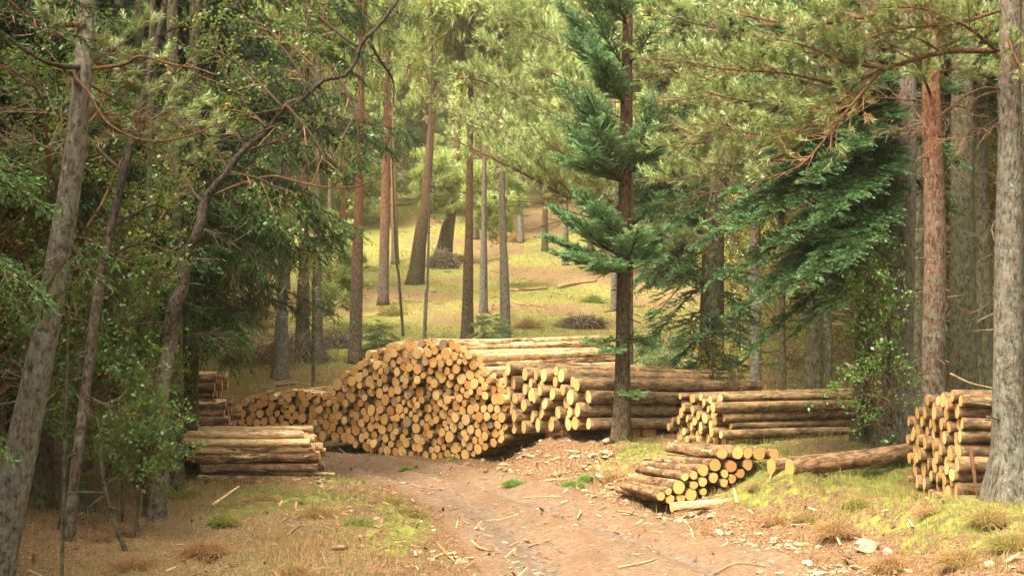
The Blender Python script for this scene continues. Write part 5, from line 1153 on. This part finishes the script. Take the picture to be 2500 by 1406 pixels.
# ---- dense wood to the left and the right of the clearing ----------------------
def side_wood(x0, x1, y0, y1, n, md, kinds, lab, grp, seed, avoid=()):
    rng = np.random.default_rng(seed); k = 0; t = 0
    while k < n and t < 4000:
        t += 1; x = rng.uniform(x0, x1); y = rng.uniform(y0, y1)
        px = 1250 + x / max(y, .1) * FPX
        if y > 3 and (any(a[0] < px < a[1] and y < a[2] for a in avoid)): continue
        if min((p[0] - x) ** 2 + (p[1] - y) ** 2 for p in pts) < md * md: continue
        pts.append((x, y)); kd = kinds[int(rng.integers(len(kinds)))]
        plant(kd, int(rng.integers(3)), x, y, rng.uniform(.8, 1.15), rng.uniform(0, 6.28), lab, 'tree', grp, 'wood_tree'); k += 1
side_wood(-20, -4.4, 14.5, 48, 120, 1.05, ['mid_stem', 'mid_stem', 'mid_spruce'], 'spruce in the dark crowded wood behind the left trunks', 'trees of the dark left wood', 5, avoid=[(400, 3000, 26), (470, 3000, 99)])
side_wood(-13, -5.0, -7, 14.0, 26, 1.5, ['mid_spruce', 'mid_stem'], 'spruce added outside the frame to darken the left wood', 'trees of the dark left wood', 15, avoid=[(-150, 3000, 99)])  # trees added outside the frame to keep light out of the left wood
side_wood(5.2, 12, -5, 11.5, 12, 1.8, ['mid_stem', 'mid_pine'], 'tree added outside the right of the frame to block sky light', 'trees of the right wood', 16, avoid=[(-3000, 2620, 99)])  # more added trees out of frame, blocking sky light from the right
side_wood(-9, -3.9, 12.4, 22, 20, .7, ['birch'], 'dark leafy undergrowth between the trunks of the left wood', 'undergrowth of the left wood', 25, avoid=[(300, 3000, 99)])
side_wood(5.0, 20, 21, 50, 60, 1.4, ['mid_stem', 'mid_pine', 'mid_stem'], 'shaded tree in the wood behind the right hand trunks', 'trees of the right wood', 6, avoid=[(-500, 1700, 99)])
for k, (px, Yt, s) in enumerate([(1900, 27, 1.0), (2050, 30, 1.1), (2130, 26, 1.), (2260, 28, 1.1), (2340, 24, 1.), (2430, 27, 1.2), (2500, 23, 1.1), (1980, 34, 1.2), (2200, 36, 1.3), (2390, 35, 1.3), (1800, 30, .8), (2520, 32, 1.3), (1870, 36, 1.1), (2100, 42, 1.4), (2300, 44, 1.5), (1960, 44, 1.4)]):
    b = on_ground(px, Yt); plant('ybirch', k, b[0], b[1], s, k * 1.7, 'yellow green young birch glowing between the right hand trunks', 'tree', 'young birches behind the right trunks', 'young_birch')
for k, (px, Yt, s, lab) in enumerate([(1640, 27, .45, 'small bright green conifer right of the middle fir trunk'), (1590, 30, .35, 'smaller bright green conifer beside the larger one'), (1200, 38, .35, 'tiny light green conifer behind the tall stack'), (925, 37, .28, 'tiny pale conifer seedling left of the leaning brown trunk')]):
    b = on_ground(px, Yt); plant('young_fir', 0, b[0], b[1], s * 1.3, k * 2.1, lab, 'sapling', 'young conifers', 'young_conifer')
print('forest', nf, round(time.time() - T00, 1))

# ------------------------------------------------------------------ grass, stones, brush and sticks
def blades(x, y, h, wd, tone, rng, lean=.45, z=None):
    n = len(x); z = ground(x, y) - .01 if z is None else z; az = rng.uniform(0, 6.283, n); la = rng.uniform(0, 6.283, n); ll = np.abs(rng.normal(0, lean, n)) * h
    s = np.stack([np.cos(az), np.sin(az), np.zeros(n)], 1) * (wd / 2)[:, None]; b = np.stack([x, y, z], 1)
    l = np.stack([np.cos(la), np.sin(la), np.zeros(n)], 1) * ll[:, None]
    m = b + l * .35 + np.array([0, 0, 1.]) * (h * .6)[:, None]; t = b + l + np.array([0, 0, 1.]) * (h * np.clip(1.0 - .4 * ll / h, .3, 1))[:, None]
    tri = np.concatenate([np.stack([b - s, b + s, m + s * .6], 1), np.stack([b - s, m + s * .6, m - s * .6], 1), np.stack([m - s * .6, m + s * .6, t], 1)])
    return tri, np.tile(tone, 3)
def tri_obj(name, tri, tone, mats, label=None, cat=None, group=None, kind=None, parent=None, origin=(0, 0, 0), midx=None):
    F = Fol(); F.add(tri, tone, 0)
    o = link(name, F.mesh(name, mats, origin), parent, None if parent else origin)
    return tag(o, label, cat, group, kind)
rng = np.random.default_rng(400)
def near_grass():
    N = 700000; y = 7.5 + 18.5 * rng.random(N) ** .9; u = rng.uniform(-.52, .52, N); x = u * y
    rd, gr, st, wt = masks(x, y); d = x - edge_r(y); dl = edge_l(y) - x
    clump = np.clip(.55 + 1.6 * fbm(x * 2.2, y * 2.2, 3, 51), 0, 1)
    dens = np.clip(np.maximum(st * .9, gr), 0, 1) * clump * (1 - sstep(0.0, .15, rd))
    dens = dens * np.where(dl > 0, np.clip(.45 + 2.2 * fbm(x * .9, y * .9, 3, 57), .08, 1.1), 1)
    dens = dens * np.where(dl > 0, sstep(.05, .5, dl), 1) + .05 * (rd < .1)
    under = ((x < -4.6) & (y > 13))
    dens = np.where(under, dens * .3, dens)
    k = rng.random(N) < dens * .75 * (14 / y) ** .5
    x, y, gr, st = x[k], y[k], gr[k], st[k]; n = len(x)
    g_ = rng.random(n) < gr * 1.1
    bare = fbm(x * 1.3, y * 1.3, 2, 61)
    tone = np.where(g_, rng.uniform(.55, 1.0, n), rng.uniform(.02, .50, n) + .25 * (bare > .05))
    h = np.where(g_, rng.uniform(.03, .09, n), rng.uniform(.03, .13, n)) * (.7 + .9 * np.clip(.5 + 1.5 * fbm(x * 1.1, y * 1.1, 2, 62), 0, 1))
    tri, tn = blades(x, y, h, rng.uniform(.003, .006, n) * (1 + (y - 8) * .05), tone, rng, .7)
    tri_obj('grass', tri, tn, [M['grass']], 'dry straw and green grass on the banks beside the track', None, None, 'stuff'); return n
def hill_grass():
    N = 560000; y = 26 * (90 / 26) ** rng.random(N); u = rng.uniform(-.46, .46, N); x = u * y
    rd, gr, st, wt = masks(x, y); clump = np.clip(.55 + 1.8 * fbm(x * .9, y * .9, 3, 52), 0, 1)
    dens = clump * np.clip(np.maximum(gr, st), .12, 1) * np.where(y < 34, 1.3, .8)
    k = rng.random(N) < dens * .38; x, y, gr, st = x[k], y[k], gr[k], st[k]; n = len(x)
    g_ = rng.random(n) < gr
    tone = np.where(g_, rng.uniform(.48, .85, n), rng.uniform(.25, .6, n)); tone = np.where(y < 34, rng.uniform(.30, .66, n), tone)
    h = rng.uniform(.08, .22, n) * np.where(y < 34, 1.35, .8) * (.5 + clump[k])
    tri, tn = blades(x, y, h, rng.uniform(.010, .02, n) * (y / 32) ** .6, tone, rng, .5)
    tri_obj('hill_grass', tri, tn, [M['grass']], 'yellow grass and moss covering the open hillside', None, None, 'stuff'); return n
print('grass', near_grass(), hill_grass())
def stone_mesh(r, rng, sq=.65):
    me = bpy.data.meshes.new('s'); import bmesh
    bm = bmesh.new(); bmesh.ops.create_icosphere(bm, subdivisions=2, radius=1.0)
    V = np.array([v.co[:] for v in bm.verts]); F_ = np.array([[v.index for v in f.verts] for f in bm.faces]); bm.free(); bpy.data.meshes.remove(me)
    for _ in range(7):   # cut flat facets
        n = norm(rng.normal(size=3)); c = rng.uniform(.45, .8); d = V @ n; V = V - np.maximum(d - c, 0)[:, None] * n
    V = V * (1 + .08 * rng.normal(size=(len(V), 1))) * np.array([1, rng.uniform(.6, 1), sq * rng.uniform(.6, 1)]) * r
    a = rng.uniform(0, 6.28); Rz = np.array([[math.cos(a), -math.sin(a), 0], [math.sin(a), math.cos(a), 0], [0, 0, 1]])
    return V @ Rz.T, F_
STN = [stone_mesh(1.0, np.random.default_rng(500 + i)) for i in range(8)]
def gravel():
    tri = []; tn = []
    N = 100000; y = rng.uniform(8.5, 21, N); x = rng.uniform(-4, 7, N); d = x - edge_r(y); dl = edge_l(y) - x; side = (x - 0.1) * 0.71 - (y - 19.0) * 0.70
    band = np.exp(-((d - .30) / .33) ** 2) * sstep(15.8, 14, y) * 1.1 + .8 * sstep(.15, .4, d) * sstep(1.7, 1.0, d) * sstep(14, 15.5, y) * sstep(-.2, .1, side) + .16 * (d < 0) * (dl < 0) + .05 * sstep(0, .2, dl) * sstep(1.6, .9, dl)
    band = band * np.clip(.4 + 2.2 * fbm(x * 1.7, y * 1.7, 3, 71), 0, 1.3)
    k = rng.random(N) < band * .55; x, y = x[k], y[k]; z = ground(x, y)
    r = np.clip(rng.lognormal(-4.0, .6, len(x)), .006, .075); tone = rng.random(len(x)); rd_ = (x < edge_r(y)) & (x > edge_l(y)); tone = np.where(rd_, tone * .5, tone); r = np.where(rd_, r * .6, r)
    for q, (V, F_) in enumerate(STN):
        m = np.arange(len(x)) % len(STN) == q; T_ = V[F_]
        a = rng.uniform(0, 6.28, m.sum()); c, s = np.cos(a), np.sin(a); Rm = np.zeros((m.sum(), 3, 3)); Rm[:, 0, 0] = c; Rm[:, 0, 1] = -s; Rm[:, 1, 0] = s; Rm[:, 1, 1] = c; Rm[:, 2, 2] = 1
        v = np.einsum('nij,tkj->ntki', Rm * r[m][:, None, None], T_) + np.stack([x[m], y[m], z[m] + r[m] * .15], 1)[:, None, None, :]
        tri.append(v.reshape(-1, 3, 3)); tn.append(np.repeat(tone[m], len(T_)))
    tri_obj('gravel', np.concatenate(tri), np.concatenate(tn), [M['stone']], 'small pale stones scattered along the edges of the track', None, None, 'stuff'); return len(x)
print('gravel', gravel())
BIG = [(1648, 1238, 26, 'white stone at the left end of the lone peeled log'), (1690, 1262, 22, 'small white stone below the lone peeled log'), (1625, 1252, 18, 'pale stone at the foot of the roadside stack'), (1735, 1268, 22, 'flat pale stone in front of the lone log'),
       (1865, 1285, 28, 'pale stone on the bank right of the lone log'), (2000, 1338, 22, 'rounded pale stone beside the track edge'), (2115, 1352, 62, 'largest pale rock at the edge of the track'), (2165, 1355, 34, 'pale rock just right of the largest one'), (2070, 1345, 26, 'pale rock just left of the largest one'),
       (2215, 1372, 30, 'grey stone half buried right of the pale rocks'), (1390, 1092, 14, 'small stone high on the spoil slope'), (1465, 1180, 34, 'flat pale stone beside the dark green heather'), (1425, 1196, 26, 'pale stone below the heather on the slope'), (1180, 1125, 16, 'small stone at the end of the tall stack'),
       (1650, 1082, 16, 'pale stone under the middle right stack'), (785, 1183, 30, 'reddish stone at the foot of the left stack'), (880, 1332, 26, 'pale stone in the grass left of the track'), (1575, 1180, 18, 'stone among the slope rubble by the straw tussock'), (2330, 1395, 36, 'grey brown rock at the bottom right'), (1780, 1300, 20, 'small pale stone lying at the track edge below the bank'), (1945, 1330, 16, 'little stone before the brown tussocks')]
for i, (px, row, w_, lab) in enumerate(BIG):
    p = ray_ground(px, row); r = w_ / 2 * m_per_px(p[1]); rg = np.random.default_rng(600 + i); V, F_ = stone_mesh(r, rg, .75)
    me = new_mesh('stone', V, F_.ravel(), np.full(len(F_), 3), [M['stone']], None, {'tone': np.full(len(F_), .85 if i not in (9, 15, 18) else .2)})
    tag(link('stone', me, None, (p[0], p[1], gz(p[0], p[1]) + r * .2)), lab, 'stone', 'pale stones along the track')
def chips():
    N = 60000; y = rng.uniform(8.5, 23, N); x = rng.uniform(-6, 7, N); d = x - edge_r(y); dl = edge_l(y) - x
    w_ = .6 * (d < 0) * (dl < 0) * np.clip(.4 + 2.2 * fbm(x * 1.4, y * 1.0, 3, 81), 0, 1) + .55 * sstep(0, .2, d) * sstep(2.0, .8, d) + .5 * sstep(0, .1, dl) * sstep(2.6, .8, dl) + .12 * sstep(.8, 2, dl)
    k = rng.random(N) < w_ * .5; x, y = x[k], y[k]; n = len(x); z = ground(x, y)
    L = np.clip(rng.lognormal(-3.3, .6, n), .012, .22); wd = np.clip(L * rng.uniform(.08, .45, n), .004, .03); a = rng.uniform(0, 6.28, n); tl = rng.normal(0, .35, n)
    dr = np.stack([np.cos(a) * np.cos(tl), np.sin(a) * np.cos(tl), np.sin(tl)], 1); sd_ = norm(np.cross(dr, np.array([0, 0, 1.]) + rng.normal(0, .3, (n, 3)))); up = np.cross(sd_, dr)
    c = np.stack([x, y, z + .008 + np.abs(np.sin(tl)) * L * .4], 1); h = wd * .35
    A = [c + dr * (L / 2 * sx)[:, None] * (1 - .25 * (sy == 1) * (sx == 1)) + sd_ * (wd / 2 * sy)[:, None] + up * (h * sz)[:, None] for sx, sy, sz in ((-1, -1, 0), (1, -.6, 0), (1, 1, 0), (-1, .8, 0), (-1, 0, 1), (1, 0, 1))]
    tr = lambda i, j, q: np.stack([A[i], A[j], A[q]], 1)
    tri = np.concatenate([tr(0, 1, 5), tr(0, 5, 4), tr(3, 4, 5), tr(3, 5, 2), tr(0, 4, 3), tr(1, 2, 5)]); tn = np.tile(np.clip(rng.beta(1.6, 1.8, n), 0, 1), 6)
    tri_obj('wood_chips', tri, tn, [M['chips']], 'scattered bark flakes and wood chips on the track', None, None, 'stuff'); return n
print('chips', chips())
def hill_litter():
    N = 2600; y = 28 * (100 / 28) ** rng.random(N); x = rng.uniform(-.42, .42, N) * y; z = ground(x, y) + .03; L = np.clip(rng.lognormal(-1.0, .6, N), .12, 1.6)
    k = fbm(x * .3, y * .3, 3, 91) > -.03; x, y, z, L = x[k], y[k], z[k], L[k]; N = len(x); a = rng.uniform(0, 6.28, N)
    d = np.stack([np.cos(a), np.sin(a), rng.normal(0, .18, N)], 1); P0 = np.stack([x, y, z], 1); P1 = P0 + d * L[:, None]; P1[:, 2] = np.maximum(ground(P1[:, 0], P1[:, 1]) + .03, P1[:, 2] + (ground(P1[:, 0], P1[:, 1]) - z))
    r = rng.uniform(.008, .028, N)
    F = Fol(); F.add(cones(P0, P1, r, r * .5), np.tile(rng.random(N), 6), 0)
    tag(link('fallen_twigs', F.mesh('fallen_twigs', [M['chips']])), 'fallen twigs littering the hillside', None, None, 'stuff')
hill_litter()
# sticks lying about
def stick(pts, w0, w1, mat, label, cat='stick', group='sticks lying about', lift=.01, seed=0, name='stick'):
    Q = []
    for q in pts:
        p = ray_ground(q[0], q[1]) if len(q) < 3 else at(*q)
        if len(q) < 3: p = np.array([p[0], p[1], gz(p[0], p[1]) + lift])
        Q.append(p)
    P = smooth_path(Q, 12); o = P[0].copy(); V, L_, S_ = tube(P, np.linspace(w0, w1, 12), 7, .15, seed)
    return tag(link(name, new_mesh(name, V - o, L_, S_, [M[mat]], smooth=True), None, o), label, cat, group)
ST = [([(1265, 1140), (1310, 1142), (1352, 1155)], .012, .007, 'stick', 'curved brown stick on the slope below the raised stack'), ([(1190, 1262), (1240, 1257), (1278, 1254)], .008, .004, 'splitwood', 'thin pale stick lying across the middle of the track'),
      ([(1280, 1206), (1330, 1214), (1370, 1219)], .007, .004, 'splitwood', 'thin pale stick near the right edge of the track'), ([(1150, 1322), (1170, 1338), (1195, 1350)], .022, .012, 'stick', 'dark thick stick on the left edge of the track'),
      ([(1075, 1266), (1095, 1250), (1120, 1247)], .010, .005, 'stick', 'forked grey stick at the left side of the track'), ([(725, 1252), (800, 1240), (862, 1225)], .014, .008, 'splitwood', 'long pale stick in the grass left of the track'),
      ([(640, 1205), (670, 1215), (690, 1228)], .016, .008, 'stick', 'short stick on the earth below the left stack'), ([(1506, 1256), (1540, 1262), (1572, 1272)], .012, .006, 'stick', 'stick lying along the right side of the track'),
      ([(1290, 1322), (1320, 1318), (1345, 1320)], .010, .006, 'stick', 'short brown stick on the muddy wheel track'), ([(1510, 1395), (1560, 1388), (1600, 1376)], .010, .006, 'splitwood', 'pale stick near the bottom of the track'),
      ([(2150, 1310), (2200, 1270), (2245, 1250)], .008, .004, 'stick', 'thin branch on the grass below the far right stack'), ([(1060, 1360), (1085, 1354), (1110, 1372)], .007, .004, 'splitwood', 'bent pale twig at the grass edge near the bottom'),
      ([(1740, 1386), (1800, 1380), (1870, 1392)], .008, .005, 'stick', 'brown stick on the chips at the lower right of the track'), ([(700, 1310), (730, 1290), (750, 1288)], .01, .006, 'stick', 'brown stick in the dry grass at lower left'),
      ([(1930, 1295), (1960, 1290), (1985, 1280)], .010, .006, 'stick', 'dark stick lying on the grassy bank'), ([(1000, 1178), (1040, 1182), (1090, 1190)], .01, .006, 'stick', 'brown stick on the track below the tall stack'),
      ([(2370, 1095, 11.9), (2378, 1150, 11.75), (2384, 1208, 11.7)], .020, .016, 'bark', 'upright reddish stick leaning on the far right stack'), ([(1130, 836, 20.6), (1160, 824, 20.6), (1180, 812, 20.6)], .006, .003, 'splitwood', 'thin pale twig sticking up from the top of the tall stack'),
      ([(1040, 850, 20.), (1048, 836, 20.), (1049, 822, 20.)], .007, .003, 'splitwood', 'short pale twig standing on the tall stack'), ([(965, 840, 20.6), (985, 832, 20.6), (1008, 820, 20.6)], .006, .003, 'splitwood', 'thin twig leaning at the left top of the tall stack'),
      ([(1175, 895, 19.2), (1195, 915, 19.1), (1230, 936, 19.)], .010, .006, 'splitwood', 'pale peeled strip hanging over the right side of the tall stack'), ([(1180, 1030, 18.6), (1230, 1000, 18.5), (1282, 968, 18.4)], .006, .004, 'stick', 'dark thin branch lying across the log ends'),
      ([(828, 1095, 20.4), (845, 1108, 20.3), (858, 1118, 20.2)], .010, .006, 'stick', 'grey stick poking from under the tall stack'), ([(2320, 912, 13), (2370, 935, 12.8), (2440, 950, 12.6)], .012, .006, 'stick', 'bare orange branch above the far right stack')]
for i, s_ in enumerate(ST): stick(s_[0], s_[1], s_[2], 'bark_limb' if s_[3] == 'bark' else s_[3], s_[4], seed=i)
def splinter(px, row, ln, az, pitch, w_, label, seed, dY=0):
    rg = np.random.default_rng(seed); p = ray_ground(px, row); p[2] = gz(p[0], p[1]) + .015
    d = np.array([math.cos(az) * math.cos(pitch), math.sin(az) * math.cos(pitch), math.sin(pitch)]); s = norm(np.cross(d, [0, 0, 1.])); u = np.cross(s, d)
    n = 8; V = []
    for k in range(n):
        t = k / (n - 1); wd = w_ * (1 - .55 * t) * rg.uniform(.8, 1.15); hh = w_ * .45 * (1 - .4 * t)
        for a_, b_ in ((-1, 0), (-.5, 1), (.6, .9), (1, .1), (0, -.5)): V.append(p + d * ln * t + s * wd * a_ / 2 + u * hh * b_ / 2)
    V = np.array(V); L_ = []; S_ = []
    for k in range(n - 1):
        for j in range(5): L_ += [k * 5 + j, k * 5 + (j + 1) % 5, k * 5 + 5 + (j + 1) % 5, k * 5 + 5 + j]; S_.append(4)
    L_ += [4, 3, 2, 1, 0]; S_.append(5); L_ += [(n - 1) * 5 + j for j in range(5)]; S_.append(5)
    tag(link('split_log', new_mesh('split_log', V - p, L_, S_, [M['splitwood']]), None, p), label, 'wood piece')
splinter(518, 1242, .42, 1.0, .38, .05, 'split piece of wood leaning on the earth below the left stack', 1)
splinter(1800, 1243, .16, 1.9, 1.1, .045, 'short pale broken stub standing before the lone log', 2)
splinter(1415, 1115, .22, 2.9, .1, .05, 'pale wood shard on the rubble slope', 3)
splinter(1330, 1178, .3, .2, .05, .03, 'flat pale splinter at the right edge of the track', 4)
# tussocks and low bushes
def tussock(px, row, w_, label, seed, tone=.2, h=.42, n=2400, cat='tussock', mat='grass', name='tussock', spread=.5):
    rg = np.random.default_rng(seed); p = ray_ground(px, row); p[2] = gz(p[0], p[1]); R_ = w_ / 2 * m_per_px(p[1])
    th = rg.uniform(0, 6.28, n); q = rg.random(n) ** .6; ph = q * 1.45
    base = p + np.stack([np.cos(th) * q * .85, np.sin(th) * q * .85, (1 - q) * .22 * h], 1) * R_
    d1 = np.stack([np.cos(th) * np.sin(ph), np.sin(th) * np.sin(ph), np.cos(ph)], 1) + rg.normal(0, .45, (n, 3)); ln = R_ * rg.uniform(.25, .8, n) * (.6 + .6 * h)
    m = base + d1 * (ln * .55)[:, None]; t = m + norm(d1 * [1, 1, .1] + [0, 0, -.35] + rg.normal(0, .3, (n, 3))) * (ln * .6)[:, None]
    s = norm(np.cross(d1, rg.normal(size=(n, 3)))) * (.0011 + .0009 * rg.random((n, 1))) * (p[1] / 10)
    tri = np.concatenate([np.stack([base - s, base + s, m + s], 1), np.stack([base - s, m + s, m - s], 1), np.stack([m - s, m + s, t], 1)])
    tri_obj(name, tri, np.clip(np.tile(rg.normal(tone, .10, n), 3), 0, 1), [M[mat]], label, cat, 'tussocks on the banks', None, None, p)
TU = [(1505, 1178, 66, .22, 'round brown straw tussock left of the roadside stack'), (1400, 1190, 52, .9, 'dark green heather clump on the slope'), (1255, 1185, 44, .85, 'small green clump at the right edge of the track'), (1435, 1172, 40, .9, 'second dark green clump beside the flat stone'),
      (2045, 1318, 100, .18, 'large brown tussock at the middle of the right bank'), (1900, 1275, 70, .15, 'brown tussock above the track stones'), (1965, 1270, 60, .2, 'brown tussock right of its twin on the bank'), (2280, 1265, 70, .22, 'straw tussock under the far right stack'),
      (2180, 1395, 110, .16, 'brown tussock among rocks at bottom right'), (2350, 1400, 120, .25, 'big straw tussock at the bottom right corner'), (2420, 1290, 110, .45, 'straw and green tussock below the thick grey pine'), (2480, 1360, 120, .5, 'greenish tussock at the right edge'),
      (2235, 1185, 70, .25, 'dry tussock left of the far right stack'), (1720, 1310, 40, .2, 'small dry tuft by the white stones'), (870, 1282, 70, .65, 'green tuft left of the track'), (1000, 1255, 80, .35, 'twiggy brown tuft at the left edge of the track'),
      (960, 1230, 60, .4, 'grey green tuft near the bend of the track'), (780, 1262, 90, .35, 'dry grass tuft in the left verge'), (640, 1225, 80, .3, 'dry tuft below the left stack'), (720, 1400, 90, .1, 'dark brown tuft at the bottom edge'), (500, 1360, 110, .1, 'reddish straw tuft at lower left'),
      (285, 1302, 90, .02, 'rusty orange dead bracken behind the thin crooked stem'), (240, 1318, 60, .02, 'rusty bracken at the foot of the shaded trunks'), (330, 1385, 110, .1, 'reddish straw tuft at the bottom left'), (1100, 1122, 30, .8, 'tiny green tuft under the tall stack'), (990, 1150, 26, .85, 'tiny green tuft on the track'), (545, 1285, 70, .6, 'dark green tuft beside the crooked birch foot'), (450, 1215, 80, .55, 'green clump below the leafy bush'), (1180, 1098, 40, .2, 'dry clump at the right foot of the tall stack'),
      (1290, 1070, 50, .12, 'brown root mat under the raised stack'), (1380, 1072, 60, .12, 'brown clump in the shade of the raised stack'), (1460, 1060, 60, .3, 'dry clump left of the fir foot'), (2100, 1230, 60, .5, 'greenish tuft on the mossy bank'), (1850, 1195, 50, .4, 'straw tuft beside the two long logs')]
for i, (px, row, w_, tn, lab) in enumerate(TU): tussock(px, row, w_, lab, 700 + i, tn)
# brush heaps on the hillside and at the wood edge
def brush(px, row, w_, h_, label, seed, n=500, tone=.3, mat='deadtwig', dark=False):
    rg = np.random.default_rng(seed); p = ray_ground(px, row); p[2] = gz(p[0], p[1]) - .02; W_ = w_ / 2 * m_per_px(p[1]); H_ = h_ * m_per_px(p[1])
    F = Fol(); th = rg.uniform(0, 6.28, n); q = rg.random(n) ** .5
    a = p + np.stack([np.cos(th) * q * W_, np.sin(th) * q * W_ * .7, H_ * (1 - q ** 2) * rg.random(n)], 1)
    d = norm(np.stack([np.cos(th), np.sin(th), .8 + 0 * th], 1) + rg.normal(0, .7, (n, 3))); ln = W_ * rg.uniform(.2, .8, n); b = a + d * (ln * .5)[:, None]; c = b + norm(d + np.array([0, 0, -.8])) * (ln * .5)[:, None]
    r = rg.uniform(.003, .008, n) * (p[1] / 16)
    F.add(cones(a, b, r, r * .8), 0, 0); F.add(cones(b, c, r * .8, r * .3), 0, 0)
    o = link('brush_pile', F.mesh('brush_pile', [M[mat]], p), None, p); tag(o, label, 'brush pile', 'heaps of cut branches')
BR = [(620, 900, 150, 60, 'heap of brown cut branches at the foot of the hillside'), (720, 885, 150, 75, 'domed heap of twigs around the grey mottled trunk'), (820, 850, 80, 40, 'small twig heap between two grey trunks'), (1420, 800, 100, 26, 'dark brush heap on the slope left of the fir'),
      (1080, 655, 70, 50, 'twiggy heap around a reddish trunk up the slope'), (600, 780, 110, 40, 'red brown brush lying on the left of the slope'), (1620, 860, 120, 40, 'brown brush on the slope right of the fir'), (2390, 1180, 80, 130, 'tangle of dead twigs beside the upright stick'),
      (1310, 1055, 70, 26, 'twig tangle in the shade under the raised stack')]
for i, (px, row, w_, h_, lab) in enumerate(BR): brush(px, row, w_, h_, lab, 800 + i, 650, mat='twig' if i in (0, 6, 7, 5) else 'deadtwig')
HB = [(560, 760, 90, 30), (960, 770, 60, 26), (1290, 800, 60, 24), (1450, 740, 50, 26), (1120, 640, 50, 40), (640, 800, 60, 30), (1250, 590, 60, 40)]
for i, (px, row, w_, h_) in enumerate(HB):
    tussock(px, row, w_, 'low scrubby tussock on the mossy slope above the stacks', 900 + i, [.15, .55, .3, .7][i % 4], h=1.0, n=700)
# fallen logs on the slope
for i, (pts_, r_, lab) in enumerate([([(1365, 705), (1400, 698), (1455, 690)], .12, 'fallen pale trunk lying on the middle slope'), ([(1225, 708), (1260, 712), (1335, 708)], .10, 'fallen brown trunk left of the pale one'), ([(590, 862), (640, 850), (668, 838)], .07, 'bare fallen branch across the brush heap'),
        ([(950, 505), (985, 502), (1010, 500)], .15, 'fallen trunk high on the slope'), ([(1240, 735), (1265, 745), (1300, 748)], .05, 'bare fallen branch on the mossy slope')]):
    stick(pts_, r_, r_ * .6, 'stick', lab, 'fallen trunk', None, lift=r_ * .7, seed=i + 40, name='fallen_trunk')
print('details', round(time.time() - T00, 1))

# ------------------------------------------------------------------ the misty air
def haze():
    x0, x1, y0, y1, z0, z1 = -1300, 1300, -30, 760, -3, 260
    V = [(x, y, z) for z in (z0, z1) for y in (y0, y1) for x in (x0, x1)]
    F_ = [0, 2, 3, 1, 4, 5, 7, 6, 0, 1, 5, 4, 2, 6, 7, 3, 0, 4, 6, 2, 1, 3, 7, 5]
    g = NG('haze'); v = g.n('ShaderNodeVolumePrincipled'); v.inputs['Color'].default_value = (1.0, 0.97, 0.80, 1); v.inputs['Density'].default_value = 0.00058
    v.inputs['Anisotropy'].default_value = 0.2; g.l(v.outputs[0], g.out.inputs['Volume'])
    tag(link('haze', new_mesh('haze', V, F_, [4] * 6, [g.m])), 'thin pale mist hanging over the far hillside', None, None, 'stuff')
haze()
